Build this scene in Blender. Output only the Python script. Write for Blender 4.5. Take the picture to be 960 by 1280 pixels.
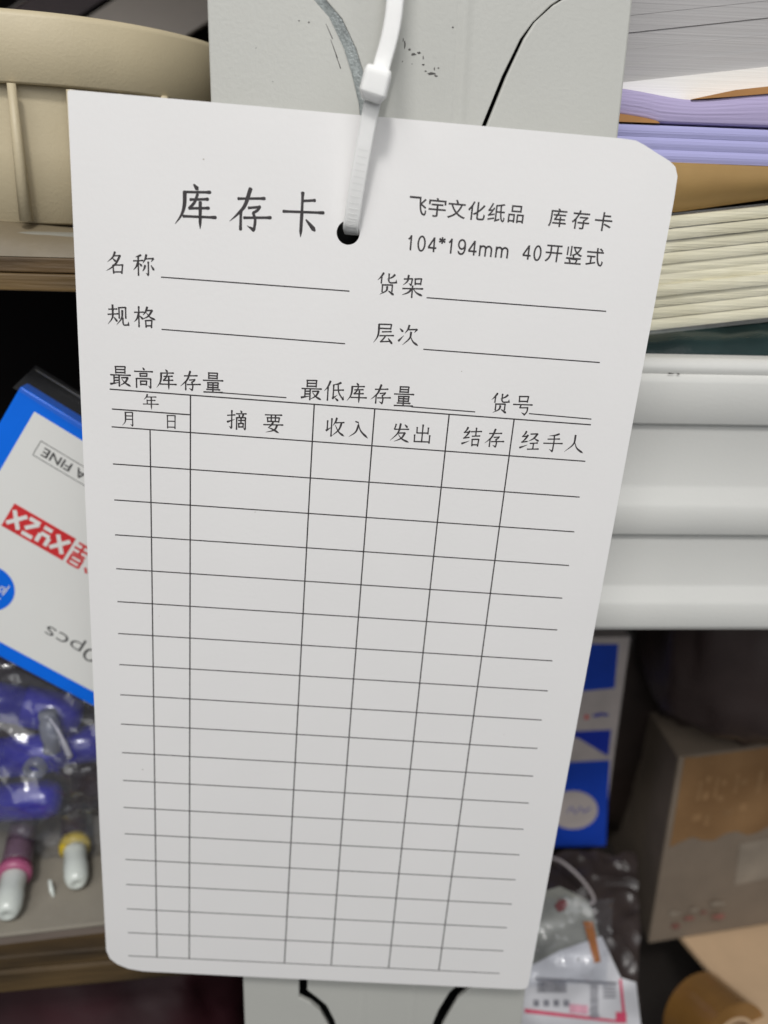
import bpy, bmesh, math, random
from mathutils import Vector, Matrix, noise
random.seed(7)
for o in list(bpy.data.objects): bpy.data.objects.remove(o)
scene = bpy.context.scene
C = scene.collection
MM = 0.001
V = Vector

# ---------------------------------------------------------------- camera (world in mm, scaled by MM; origin = hole of the card)
RIGHT = V((0.99817485, -0.05402010, 0.02699613))
DOWN = V((0.00775185, -0.32871743, -0.94439650))
FWD = V((0.05989049, 0.94288211, -0.32769872))
CAM = V((-2.166, -155.414, 2.208))
FPX = 1050.0
cd = bpy.data.cameras.new('camera'); cam = bpy.data.objects.new('camera', cd); C.objects.link(cam)
Rm = Matrix((RIGHT, -DOWN, -FWD)).transposed().to_4x4()
cam.matrix_world = Matrix.Translation(CAM*MM) @ Rm
cd.sensor_fit = 'VERTICAL'; cd.sensor_height = 36; cd.sensor_width = 27
cd.lens = FPX/1280*36
cd.clip_start = 0.005; cd.clip_end = 50
cd.dof.use_dof = True; cd.dof.focus_distance = 0.158; cd.dof.aperture_fstop = 12.5
scene.camera = cam

def at(px, py, Y):
    d = RIGHT*((px-480)/FPX) + DOWN*((py-640)/FPX) + FWD
    return CAM + d*((Y-CAM.y)/d.y)
def atz(px, py, z):
    d = RIGHT*((px-480)/FPX) + DOWN*((py-640)/FPX) + FWD
    return CAM + d*((z-CAM.z)/d.z)

# ---------------------------------------------------------------- light
w = bpy.data.worlds.new('World'); scene.world = w; w.use_nodes = True
bg = w.node_tree.nodes['Background']; bg.inputs[0].default_value = (0.86, 0.93, 1.0, 1); bg.inputs[1].default_value = 0.055
def area(name, loc, target, size, power, col):
    l = bpy.data.lights.new(name, 'AREA'); l.shape = 'RECTANGLE'; l.size = size[0]; l.size_y = size[1]
    l.energy = power; l.color = col
    o = bpy.data.objects.new(name, l); C.objects.link(o)
    o.location = V(loc)*MM
    o.rotation_euler = (V(target)-V(loc)).to_track_quat('-Z', 'Y').to_euler()
    return o
area('ceiling_and_fill_lamp', (-70, -560, 640), (0, 0, -60), (0.12, 0.10), 3.7, (1.0, 0.98, 0.955))
area('ceiling_and_fill_lamp', (-150, -820, 600), (0, 0, -60), (1.1, 0.8), 8.6, (1.0, 0.985, 0.965))
area('ceiling_and_fill_lamp', (250, -1000, 120), (0, 0, -90), (0.8, 0.4), 1.9, (0.95, 0.975, 1.0))  # added fill lamp, low in front, brightens the stock under the beam
scene.view_settings.view_transform = 'Standard'; scene.view_settings.look = 'None'
scene.view_settings.exposure = -0.17; scene.view_settings.gamma = 1.0

# ---------------------------------------------------------------- materials
def mat(name, col, rough=0.5, var=0.08, vscale=60, bump=0.0, bscale=400, metal=0.0, sss=0.0, coat=0.0, col2=None,
        stretch=(1, 1, 1), spec=0.5, transmission=0.0, detail=4, rvar=0.0):
    m = bpy.data.materials.new(name); m.use_nodes = True
    nt = m.node_tree; n = nt.nodes; L = nt.links; p = n['Principled BSDF']
    tc = n.new('ShaderNodeTexCoord'); mp = n.new('ShaderNodeMapping'); mp.inputs['Scale'].default_value = stretch
    L.new(tc.outputs['Object'], mp.inputs[0])
    nz = n.new('ShaderNodeTexNoise'); nz.inputs['Scale'].default_value = vscale; nz.inputs['Detail'].default_value = detail
    L.new(mp.outputs[0], nz.inputs['Vector'])
    rp = n.new('ShaderNodeValToRGB'); rp.color_ramp.elements[0].position = .3; rp.color_ramp.elements[1].position = .7
    c2 = col2 if col2 else tuple(min(1, c*(1+var)) for c in col)
    c1 = col if col2 else tuple(c*(1-var) for c in col)
    rp.color_ramp.elements[0].color = (*c1, 1); rp.color_ramp.elements[1].color = (*c2, 1)
    L.new(nz.outputs['Fac'], rp.inputs[0]); L.new(rp.outputs[0], p.inputs['Base Color'])
    p.inputs['Roughness'].default_value = rough; p.inputs['Metallic'].default_value = metal
    p.inputs['Specular IOR Level'].default_value = spec
    if rvar:
        mr = n.new('ShaderNodeMapRange'); mr.inputs[3].default_value = rough-rvar; mr.inputs[4].default_value = rough+rvar
        L.new(nz.outputs['Fac'], mr.inputs[0]); L.new(mr.outputs[0], p.inputs['Roughness'])
    if sss: p.inputs['Subsurface Weight'].default_value = sss; p.inputs['Subsurface Radius'].default_value = (.0015,)*3; p.inputs['Subsurface Scale'].default_value = 1.0
    if coat: p.inputs['Coat Weight'].default_value = coat; p.inputs['Coat Roughness'].default_value = .08
    if transmission: p.inputs['Transmission Weight'].default_value = transmission
    if bump:
        b2 = n.new('ShaderNodeTexNoise'); b2.inputs['Scale'].default_value = bscale; b2.inputs['Detail'].default_value = 6
        L.new(mp.outputs[0], b2.inputs['Vector'])
        bm_ = n.new('ShaderNodeBump'); bm_.inputs['Strength'].default_value = bump; bm_.inputs['Distance'].default_value = .0005
        L.new(b2.outputs['Fac'], bm_.inputs['Height']); L.new(bm_.outputs[0], p.inputs['Normal'])
    return m
def film_mat(name, tint=(.95, .97, 1), rough=.12, body=0.06, bodycol=(.7, .72, .75), bump=.5, bscale=60, gloss=1.0):
    """thin clear plastic: mostly see-through, reflects more at grazing angles"""
    m = bpy.data.materials.new(name); m.use_nodes = True; nt = m.node_tree; n = nt.nodes; L = nt.links
    n.remove(n['Principled BSDF']); out = n['Material Output']
    tr = n.new('ShaderNodeBsdfTransparent'); tr.inputs[0].default_value = (*tint, 1)
    gl = n.new('ShaderNodeBsdfGlossy'); gl.inputs['Roughness'].default_value = rough; gl.inputs[0].default_value = (gloss,)*3+(1,)
    df = n.new('ShaderNodeBsdfDiffuse'); df.inputs[0].default_value = (*bodycol, 1)
    lw = n.new('ShaderNodeLayerWeight'); lw.inputs['Blend'].default_value = .5
    pw = n.new('ShaderNodeMath'); pw.operation = 'POWER'; pw.inputs[1].default_value = 4.0; L.new(lw.outputs['Facing'], pw.inputs[0])
    fr = n.new('ShaderNodeMath'); fr.operation = 'MULTIPLY_ADD'; fr.inputs[1].default_value = .85; fr.inputs[2].default_value = .045; fr.use_clamp = True; L.new(pw.outputs[0], fr.inputs[0])
    tc = n.new('ShaderNodeTexCoord'); nz = n.new('ShaderNodeTexNoise'); nz.inputs['Scale'].default_value = bscale; nz.inputs['Detail'].default_value = 5
    L.new(tc.outputs['Object'], nz.inputs['Vector'])
    bp_ = n.new('ShaderNodeBump'); bp_.inputs['Strength'].default_value = bump; bp_.inputs['Distance'].default_value = .002
    L.new(nz.outputs['Fac'], bp_.inputs['Height'])
    for s in (gl, lw, df): L.new(bp_.outputs[0], s.inputs['Normal'])
    a = n.new('ShaderNodeMixShader'); a.inputs[0].default_value = body
    L.new(tr.outputs[0], a.inputs[1]); L.new(df.outputs[0], a.inputs[2])
    b = n.new('ShaderNodeMixShader'); L.new(fr.outputs[0], b.inputs[0]); L.new(a.outputs[0], b.inputs[1]); L.new(gl.outputs[0], b.inputs[2])
    L.new(b.outputs[0], out.inputs[0])
    return m

M = {}
M['card'] = mat('card_paper', (.80, .79, .785), .55, .014, 35, bump=.05, bscale=1100)
M['ink'] = mat('printed_ink', (.035, .03, .032), .6, .25, 500)
M['nylon'] = mat('nylon', (.90, .90, .885), .38, .01, 80, sss=.6, bump=.04, bscale=500)
M['steel'] = mat('grey_powder_coat', (.485, .487, .455), .42, .025, 40, bump=.10, bscale=1300)
M['steel_shade'] = mat('powder_coat_inside_shade', (.03, .03, .03), .6, .1, 60)  # column interior: its shade is put into the colour, near black
M['scratch'] = mat('scratched_coat', (.33, .36, .36), .42, .22, 700, bump=.5, bscale=2000, metal=.1)
M['beam'] = mat('white_grey_coat', (.62, .62, .595), .38, .035, 22, bump=.06, bscale=1200)
M['scuff'] = mat('dark_scuff', (.10, .095, .09), .7, .5, 900)
M['beige'] = mat('beige_plastic', (.54, .465, .315), .5, .05, 50, bump=.12, bscale=1800)
M['shade_backdrop'] = mat('shade_dark_backdrop', (.014, .010, .010), .9, .2, 20)  # deep shade of the bays put into the colour
M['ply'] = mat('plywood_edge', (.04, .022, .007), .6, vscale=130, col2=(.20, .125, .045), stretch=(.14, 1, 2.4), bump=.4, bscale=500)
M['ply_m'] = mat('plywood_core', (.02, .011, .004), .6, vscale=120, col2=(.13, .078, .03), stretch=(.2, 1, 2.2), bump=.6, bscale=400)
M['ply_d'] = mat('plywood_dark', (.022, .013, .005), .65, vscale=110, col2=(.13, .08, .03), stretch=(.16, 1, 2), bump=.4, bscale=500)
M['greyfilm'] = mat('dull_grey_film', (.155, .125, .08), .5, .18, 60, bump=.6, bscale=120)
M['film'] = film_mat('clear_film', (.95, .96, .98), .12, .045, (.6, .62, .66), .4, 60)
M['film_hazy'] = film_mat('hazy_film', (.99, .99, .98), .24, .06, (.8, .78, .72), .15, 70)
M['blue'] = mat('blue_print_card', (.002, .15, .80), .35, .08, 40, coat=.3)
M['white_print'] = mat('white_print_card', (.76, .76, .735), .4, .02, 40, coat=.2)
M['red'] = mat('red_print', (.62, .03, .035), .45, .08, 300)
M['black_print'] = mat('black_print', (.045, .045, .045), .5, .2, 200)
M['bluebox_in'] = mat('navy_card', (.006, .02, .16), .4, .1, 40)
M['marker'] = mat('royal_blue_plastic', (.014, .010, .28), .22, .15, 40, coat=.5)
M['clearplastic'] = mat('clear_plastic', (.45, .47, .52), .15, .05, 40, transmission=.6)
M['capwhite'] = mat('white_plastic', (.62, .66, .62), .25, .03, 60, sss=.2, coat=.3)
M['yellow'] = mat('yellow_plastic', (.55, .40, .03), .35, .1, 80)
M['pink'] = mat('magenta_plastic', (.36, .09, .18), .35, .1, 80)
M['maroon'] = mat('maroon_film', (.026, .005, .008), .6, .5, 25, spec=.25, bump=.6, bscale=60)
M['graycard'] = mat('grey_cardboard', (.27, .245, .20), .8, .06, 120, bump=.25, bscale=700)
M['graycard_e'] = mat('grey_cardboard_edge', (.15, .12, .10), .85, .15, 300, stretch=(.2, 1, 3))
def page_mat(name, col, n_, amp=.25, rough=.75):
    m = mat(name, col, rough, .03, 40); nt = m.node_tree; nn = nt.nodes; L = nt.links; p = nn['Principled BSDF']
    tc = nn.new('ShaderNodeTexCoord'); mp = nn.new('ShaderNodeMapping'); mp.inputs['Scale'].default_value = (6, 6, n_)
    nz = nn.new('ShaderNodeTexNoise'); nz.inputs['Scale'].default_value = 1.0; nz.inputs['Detail'].default_value = 5; nz.inputs['Distortion'].default_value = .0
    L.new(tc.outputs['Object'], mp.inputs[0]); L.new(mp.outputs[0], nz.inputs['Vector'])
    b = nn.new('ShaderNodeBump'); b.inputs['Strength'].default_value = .6; b.inputs['Distance'].default_value = .0004
    L.new(nz.outputs['Fac'], b.inputs['Height']); L.new(b.outputs[0], p.inputs['Normal'])
    rp = nn.new('ShaderNodeValToRGB'); rp.color_ramp.elements[0].position = .38; rp.color_ramp.elements[1].position = .6
    b.inputs['Strength'].default_value = .6 if amp > .1 else .3
    rp.color_ramp.elements[0].color = tuple(c*(1-amp) for c in col)+(1,); rp.color_ramp.elements[1].color = (*col, 1)
    L.new(nz.outputs['Fac'], rp.inputs[0]); L.new(rp.outputs[0], p.inputs['Base Color'])
    return m
M['cream'] = page_mat('cream_page_edges', (.74, .70, .53), 2600, .20)
M['lav'] = page_mat('lavender_page_edges', (.43, .375, .585), 3500, .05)
M['peri'] = page_mat('periwinkle_page_edges', (.39, .385, .66), 3500, .045)
M['greystack'] = page_mat('grey_page_edges', (.40, .39, .39), 2600, .06)
M['whitestack'] = page_mat('white_page_edges', (.80, .79, .76), 3000, .03)
M['kraft'] = mat('kraft_paper', (.29, .18, .07), .6, vscale=50, col2=(.37, .24, .09), spec=.2, bump=.2, bscale=300)
M['kraft_o'] = mat('kraft_paper_edge', (.42, .20, .06), .6, .15, 120)
M['teal'] = mat('dark_green_film', (.018, .035, .035), .22, .5, 30, bump=.7, bscale=60)
M['carton'] = mat('grey_brown_carton', (.185, .145, .108), .85, .10, 60, bump=.2, bscale=500)
M['carton_d'] = mat('carton_side', (.16, .115, .08), .85, .1, 60)
M['tape'] = mat('brown_tape', (.16, .085, .035), .3, vscale=35, col2=(.27, .155, .07), coat=.4, bump=.3, bscale=120)
M['tan'] = mat('tan_cardboard', (.60, .42, .26), .8, .06, 60, bump=.2, bscale=500)
M['blackbag'] = mat('black_brown_bag', (.024, .016, .013), .38, .4, 40, bump=.7, bscale=70)
M['roll'] = mat('brown_tape_roll', (.22, .11, .03), .25, .2, 60, coat=.5, stretch=(1, 1, .2))
M['label'] = mat('label_paper', (.60, .60, .63), .5, .03, 60)
M['label_g'] = mat('bag_print_grey_green', (.25, .25, .225), .4, .25, 90)
M['pinkline'] = mat('pink_print', (.60, .07, .14), .5, .08, 200)
M['palepink'] = mat('pale_pink_print', (.62, .32, .40), .5, .2, 500)
M['greyprint'] = mat('grey_print', (.22, .22, .25), .5, .35, 900)
M['orange'] = mat('orange_print', (.40, .13, .02), .45, .1, 200)
M['navy'] = mat('navy_print', (.008, .03, .36), .4, .1, 80)
M['bluep'] = mat('blue_print', (.006, .05, .42), .4, .1, 80)
M['greyw'] = mat('grey_white_print', (.44, .39, .37), .5, .1, 100)
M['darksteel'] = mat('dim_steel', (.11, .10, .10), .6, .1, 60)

# ---------------------------------------------------------------- object helpers
ORG = {}
def thing(name, label, cat, loc, group=None):
    o = bpy.data.objects.new(name, None); C.objects.link(o); o.empty_display_size = .01
    o.location = V(loc)*MM; ORG[o.name] = V(loc)
    o['label'] = label; o['category'] = cat
    if group: o['group'] = group
    return o
def tag(o, label, cat, group=None, kind=None):
    if label: o['label'] = label
    if cat: o['category'] = cat
    if group: o['group'] = group
    if kind: o['kind'] = kind
    return o
def mesh(name, vs, fs, m, parent=None, loc=None, smooth=False, bevel=0, kind=None, subsurf=0):
    """vs in world mm; the object's origin is its parent's origin (or loc)"""
    if parent is not None: org = ORG[parent.name]
    elif loc is not None: org = V(loc)
    else:
        org = V((sum(v[0] for v in vs)/len(vs), sum(v[1] for v in vs)/len(vs), min(v[2] for v in vs)))
    me = bpy.data.meshes.new(name)
    me.from_pydata([(V(v)-org)*MM for v in vs], [], [tuple(f) for f in fs]); me.update()
    bm = bmesh.new(); bm.from_mesh(me); bmesh.ops.recalc_face_normals(bm, faces=bm.faces); bm.to_mesh(me); bm.free()
    me.materials.append(m)
    if smooth:
        for p in me.polygons: p.use_smooth = True
    o = bpy.data.objects.new(name, me); C.objects.link(o)
    if parent is not None: o.parent = parent
    else: o.location = org*MM
    ORG[o.name] = org
    if bevel:
        b = o.modifiers.new('bevel', 'BEVEL'); b.width = bevel*MM; b.segments = 2; b.limit_method = 'ANGLE'; b.angle_limit = math.radians(35)
    if subsurf:
        s = o.modifiers.new('sub', 'SUBSURF'); s.levels = s.render_levels = subsurf
    if kind: o['kind'] = kind
    return o
class MB:
    def __init__(s): s.v = []; s.f = []
    def add(s, vs, fs):
        k = len(s.v); s.v += [V(v) for v in vs]; s.f += [tuple(i+k for i in f) for f in fs]; return s
    def box(s, a, b):
        x0, y0, z0 = a; x1, y1, z1 = b
        return s.hexa([(x0, y0, z0), (x1, y0, z0), (x1, y1, z0), (x0, y1, z0), (x0, y0, z1), (x1, y0, z1), (x1, y1, z1), (x0, y1, z1)])
    def hexa(s, p):
        return s.add(p, [(0, 3, 2, 1), (4, 5, 6, 7), (0, 1, 5, 4), (1, 2, 6, 5), (2, 3, 7, 6), (3, 0, 4, 7)])
    def obox(s, c, ex, ey, ez):
        """oriented box: corner c and three edge vectors"""
        c = V(c); return s.hexa([c, c+ex, c+ex+ey, c+ey, c+ez, c+ex+ez, c+ex+ey+ez, c+ey+ez])
    def build(s, name, m, parent=None, **k): return mesh(name, s.v, s.f, m, parent, **k)
def fill(loops):
    """triangulate 2-D loops (first outer, rest holes) -> verts, tris"""
    bm = bmesh.new(); es = []
    for lp in loops:
        vs = [bm.verts.new((x, y, 0)) for x, y in lp]
        for i in range(len(vs)): es.append(bm.edges.new((vs[i], vs[(i+1) % len(vs)])))
    bmesh.ops.triangle_fill(bm, use_beauty=True, use_dissolve=False, edges=es)
    bm.verts.index_update(); vs = [(v.co.x, v.co.y) for v in bm.verts]; fs = [[v.index for v in f.verts] for f in bm.faces]
    bm.free(); return vs, fs
def prism(loops, fn0, fn1):
    """solid between two maps of the filled 2-D outline"""
    vs, fs = fill(loops); n = len(vs)
    V3 = [fn0(*p) for p in vs]+[fn1(*p) for p in vs]
    F = [tuple(f) for f in fs]+[tuple(i+n for i in reversed(f)) for f in fs]
    k = 0
    for lp in loops:
        m = len(lp)
        for i in range(m): a = k+i; b = k+(i+1) % m; F.append((a, b, b+n, a+n))
        k += m
    return MB().add(V3, F)
def loft(path, ring, closed_ring=True, caps=True):
    mb = MB(); n = len(ring(0)); vs = []; fs = []
    for i in range(len(path)): vs += ring(i)
    for i in range(len(path)-1):
        for j in range(n if closed_ring else n-1):
            a = i*n+j; b = i*n+(j+1) % n; fs.append((a, b, b+n, a+n))
    if caps and closed_ring: fs.append(tuple(range(n))[::-1]); fs.append(tuple((len(path)-1)*n+j for j in range(n)))
    return mb.add(vs, fs)
def tube(pts, r, seg=14, caps=True):
    pts = [V(p) for p in pts]; rr = r if isinstance(r, (list, tuple)) else [r]*len(pts)
    t0 = (pts[1]-pts[0]).normalized(); a = t0.orthogonal().normalized(); fr = []
    for i, p in enumerate(pts):
        t = (pts[min(i+1, len(pts)-1)]-pts[max(i-1, 0)]).normalized()
        a = (a-t*a.dot(t)).normalized(); fr.append((p, a, t.cross(a)))
    def ring(i):
        p, a, b = fr[i]
        return [p+(a*math.cos(2*math.pi*k/seg)+b*math.sin(2*math.pi*k/seg))*rr[i] for k in range(seg)]
    return loft(pts, ring, True, caps)
def lathe(base, axis, prof, seg=20):
    """prof: list of (distance along axis, radius)"""
    axis = V(axis).normalized(); a = axis.orthogonal().normalized(); b = axis.cross(a); base = V(base)
    def ring(i):
        t, r = prof[i]
        return [base+axis*t+(a*math.cos(2*math.pi*k/seg)+b*math.sin(2*math.pi*k/seg))*r for k in range(seg)]
    return loft(prof, ring)
def sheet(nx, ny, fn):
    vs = [fn(i/nx, j/ny) for j in range(ny+1) for i in range(nx+1)]
    fs = [(j*(nx+1)+i, j*(nx+1)+i+1, (j+1)*(nx+1)+i+1, (j+1)*(nx+1)+i) for j in range(ny) for i in range(nx)]
    return MB().add(vs, fs)
def crumple(p, s=.06, seed=0):
    q = V(p)*s+V((seed*7.3, seed*3.1, seed*1.7))
    a = 1-abs(noise.noise(q))*2.2; b = 1-abs(noise.noise(q*2.3+V((5, 2, 9))))*2.2
    return a*.65+b*.35
def lump(name, lo, hi, m, parent, amp=6, seed=1, n=26, s=.04, power=3.2, **k):
    """a filled bag: super-ellipsoid with creased folds"""
    lo = V(lo); hi = V(hi); c = (lo+hi)/2; h = (hi-lo)/2; vs = []; fs = []; N = n*2
    for j in range(n+1):
        th = math.pi*j/n
        for i in range(N):
            ph = 2*math.pi*i/N
            def sp(v): return math.copysign(abs(v)**(2/power), v)
            d = V((sp(math.sin(th))*sp(math.cos(ph)), sp(math.sin(th))*sp(math.sin(ph)), sp(math.cos(th))))
            p = c+V((d.x*h.x, d.y*h.y, d.z*h.z)); cr = crumple(p, s, seed)-.6
            q = p+d.normalized()*amp*cr
            q.z = max(q.z, lo.z)
            vs.append(q)
    for j in range(n):
        for i in range(N): fs.append((j*N+i, j*N+(i+1) % N, (j+1)*N+(i+1) % N, (j+1)*N+i))
    return mesh(name, vs, fs, m, parent, smooth=True, **k)
def smooth_path(pts, n=6):
    """Catmull-Rom"""
    pts = [V(p) for p in pts]; P = [pts[0]*2-pts[1]]+pts+[pts[-1]*2-pts[-2]]; out = []
    for i in range(1, len(P)-2):
        for k in range(n):
            t = k/n; a, b, c, d = P[i-1], P[i], P[i+1], P[i+2]
            out.append(.5*((2*b)+(c-a)*t+(2*a-5*b+4*c-d)*t*t+(3*b-a-3*c+d)*t**3))
    out.append(pts[-1]); return out

# ================================================================ SETTING
s_back = MB().box((-420, 262, -420), (420, 266, 260)).build('added_backdrop', M['shade_backdrop']); s_back['kind'] = 'structure'  # added backdrop that blocks world light behind the shelves
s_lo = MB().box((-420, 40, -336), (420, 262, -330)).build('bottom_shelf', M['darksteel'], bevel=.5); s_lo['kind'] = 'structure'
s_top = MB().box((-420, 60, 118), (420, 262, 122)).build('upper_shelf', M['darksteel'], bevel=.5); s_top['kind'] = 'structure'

# ================================================================ THE SHELF COLUMN
YF = 9.0
col = thing('shelf_column', 'light grey powder coated shelf column with funnel shaped seams, behind the hanging card', 'shelf post', (12, YF, -330))
def P2(px, py, Y=YF): p = at(px, py, Y); return (p.x, p.z)
XL, XR = -24.25, 49.0
ZT, ZB = 112.0, -330.0
left_in_top = [P2(*p) for p in ((372, -30), (393, 0), (412, 22), (430, 60), (440, 92), (449, 130), (452, 162))]
left_open = [P2(*p) for p in ((428, 190), (412, 230), (412, 390), (425, 430))]
right_in_top = [P2(*p) for p in ((735, -14), (712, -6), (692, 6), (668, 28), (655, 48), (633, 95), (608, 157), (589, 205), (578, 245))]
left_in_bot = [P2(*p) for p in ((374, 1190), (374, 1247), (388, 1254), (400, 1264), (411, 1283), (424, 1330))]
right_in_bot = [P2(*p) for p in ((606, 1195), (598, 1232), (585, 1238), (572, 1250), (559, 1272), (553, 1283), (540, 1330))]
xm = left_in_top[-1][0]; xn = right_in_top[-1][0]
Lf = [(XL, ZT), (left_in_top[0][0]-3, ZT)]+left_in_top+left_open+left_in_bot+[(left_in_bot[-1][0]+1, ZB), (XL, ZB)]
Rf = [(XR, ZT), (right_in_top[0][0]+3, ZT)]+right_in_top+right_in_bot+[(right_in_bot[-1][0]-1, ZB), (XR, ZB)]
pr = lambda loops, y0, y1: prism(loops, lambda x, z: V((x, y0, z)), lambda x, z: V((x, y1, z)))
pr([Lf], YF, YF+1.4).build('front_flange', M['steel'], col, bevel=.25)
pr([Rf], YF, YF+1.4).build('front_flange', M['steel'], col, bevel=.38)
def off(pts, d): return [(x+d, z) for x, z in pts]
# tongue plate, a little recessed; scratched bevel on the left seam, open dark seam on the right
top_off = [0]*7
tl = [(x+2.1, z) for (x, z), o_ in zip(left_in_top, top_off)]+[P2(466, 230), P2(466, 430)]
tr_ = [(x-d, z) for (x, z), d in zip(right_in_top, (.8, .7, .4, .25, .5, .65, .7, .75, .75))]
bl = [P2(*p) for p in ((384, 1190), (384, 1240), (396, 1249), (408, 1259), (418, 1278), (432, 1330))]
br = [P2(*p) for p in ((590, 1190), (584, 1226), (573, 1233), (562, 1243), (549, 1264), (542, 1280), (530, 1330))]
tong = [(tl[0][0]-3, ZT)]+tl+bl+[(bl[-1][0]+1, ZB), (br[-1][0]-1, ZB)]+br[::-1]+tr_[::-1]+[(tr_[0][0]+3, ZT)]
hc = P2(436, 291, YF+1)
slot = [(hc[0]+a, hc[1]+b) for a, b in [(3.4*math.cos(t), 3.4*math.sin(t)+(4.0 if math.sin(t) > 0 else -5.0)) for t in [k*math.pi/8+.01 for k in range(16)]]]
pr([tong], YF+.5, YF+1.8).build('centre_plate', M['steel'], col, bevel=.2)
# scratched sloping lip between left flange and centre plate
mb = MB()
LP = [(x, z) for x, z in left_in_top]
TP = [(x, z) for x, z in tl]
vs = []; fs = []
for (a, b), (c_, d_) in zip(LP, TP):
    vs += [V((a+.02, YF+1.3, b)), V((c_-.02, YF+.62, d_))]
for i in range(len(LP)-1): fs.append((2*i, 2*i+1, 2*i+3, 2*i+2))
mesh('scratched_lip', vs, fs, M['scratch'], col)
# pressed vertical ribs
for (pa, pb, w_, h_, z0, z1) in ((577, 120, 1.5, .16, 111, -12), (453, 1250, 1.3, .12, -150, -329), (516, 1250, 1.3, .12, -150, -329)):
    x = at(pa, pb, YF).x
    rib = sheet(10, 2, lambda u, v: V((x-w_+2*w_*u, YF+.46-h_*(.5-.5*math.cos(2*math.pi*u)), z0+(z1-z0)*v)))
    rib.build('pressed_rib', M['steel'], col, smooth=True)
# sides, back
MB().box((XL, YF+1.42, ZB), (XL+1.4, YF+46, ZT)).build('side_wall', M['steel'], col)
MB().box((XR-1.4, YF+1.42, ZB), (XR, YF+46, ZT)).build('side_wall', M['steel'], col)
MB().box((XL+1.45, YF+44.5, ZB), (XR-1.45, YF+46, ZT)).build('back_wall', M['steel_shade'], col)
MB().box((XL+1.45, YF+1.9, ZT-2), (XR-1.45, YF+44.4, ZT-.5)).build('light_block_cap', M['steel_shade'], col)  # unseen cap, added to keep lamp light out of the column
# rounded right corner bead
hook = tube([(8.5, YF+1, 71), (8.5, -14, 71), (8.5, -16.5, 72), (8.5, -17.5, 75)], 1.6, 14); hook.build('hook', M['steel'], col, smooth=True)
# scuff marks (paint worn, wafer thin)
def blob(c, rx, rz, seed, n=12):
    rnd = random.Random(seed)
    return [(c[0]+rx*math.cos(2*math.pi*k/n)*rnd.uniform(.45, 1.1), c[1]+rz*math.sin(2*math.pi*k/n)*rnd.uniform(.45, 1.1)) for k in range(n)]
sm = MB()
for i, (px, py, rx, ry) in enumerate([(506, 55, 1.2, 6), (512, 62, 2, 2), (517, 68, 4, 2.2), (524, 66, 3, 1.6), (529, 72, 1.2, 3), (529, 81, 2.2, 1.2), (532, 89, 2, 1), (539, 92, 8, 2.2), (545, 95, 4, 1.5), (548, 85, 2, 1.2), (543, 86, 1, 3), (503, 77, .8, 1.2), (515, 80, 1, .8), (566, 34, 1.6, 1.4), (504, 50, 1.0, 3.0)]):
    c = P2(px, py, YF+.5); b = pr([blob(c, rx*.13, ry*.13, i)], YF+.46, YF+.49); sm.add(b.v, b.f)
for i, (px, py, rx, ry) in enumerate([(386, 28, 1.8, 1.4), (374, 26, 1.6, .8), (320, 60, .8, .8), (341, 102, .9, .6)]):
    c = P2(px, py, YF); b = pr([blob(c, rx*.13, ry*.13, i+40)], YF-.04, YF-.01); sm.add(b.v, b.f)
sm.build('scuff_mark', M['scuff'], col)
# scratch line beside the left seam
sc = MB()
for a, b in (((415, 30), (423, 49)), ((421, 50), (429, 73)), ((427, 68), (433, 86))):
    pa, pb = P2(*a), P2(*b); sc.add([V((pa[0]-1.1, YF-.02, pa[1])), V((pa[0]-1.0, YF-.02, pa[1])), V((pb[0]-.9, YF-.02, pb[1])), V((pb[0]-1.1, YF-.02, pb[1]))], [(0, 1, 2, 3)])
sc.build('scratch_line', M['scuff'], col)

# ================================================================ THE CARD
EX = V((0.9978762, -0.03855663, -0.05250218)); EV = V((-0.05187849, 0.01700271, -0.99850865)); EN = EX.cross(EV)
if EN.y > 0: EN = -EN               # towards the camera
TL = V((-46.71797877, 1.52165546, 21.38141774))
def CP(u, v, h=0.0): return TL+EX*u+EV*v+EN*h
TH = .38
card = thing('stock_card', 'white printed inventory card with Chinese ruled table, hanging by a cable tie', 'card', CP(47.8, 18.9))
def arc(cx, cy, r, a0, a1, n=6): return [(cx+r*math.cos(math.radians(a0+(a1-a0)*k/n)), cy+r*math.sin(math.radians(a0+(a1-a0)*k/n))) for k in range(n+1)]
outl = arc(.5, .6, .5, 180, 270, 3)+[(30, .05), (60, .0), (93, .0)]+[(95.6, .12), (97.2, .7), (99.5, 1.75), (102.0, 2.85), (103.2, 3.7), (103.85, 5.2)]+[(104, 9), (104, 60), (104, 120), (104, 192.2)]+[(103.7, 193.3), (102.9, 193.9), (101, 194)]+[(60, 194.05), (30, 194.0)]+[(9, 193.9), (5.5, 193.3), (2.8, 192.0), (1.1, 190.3), (.3, 187.8)]+[(0, 150), (0, 80)]
hole = [(47.8+2.02*math.cos(2*math.pi*k/40), 18.9+2.02*math.sin(2*math.pi*k/40)) for k in range(40)]
cb = prism([outl, hole], lambda u, v: CP(u, v, 0), lambda u, v: CP(u, v, -TH))
cb.build('paper_sheet', M['card'], card)

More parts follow.
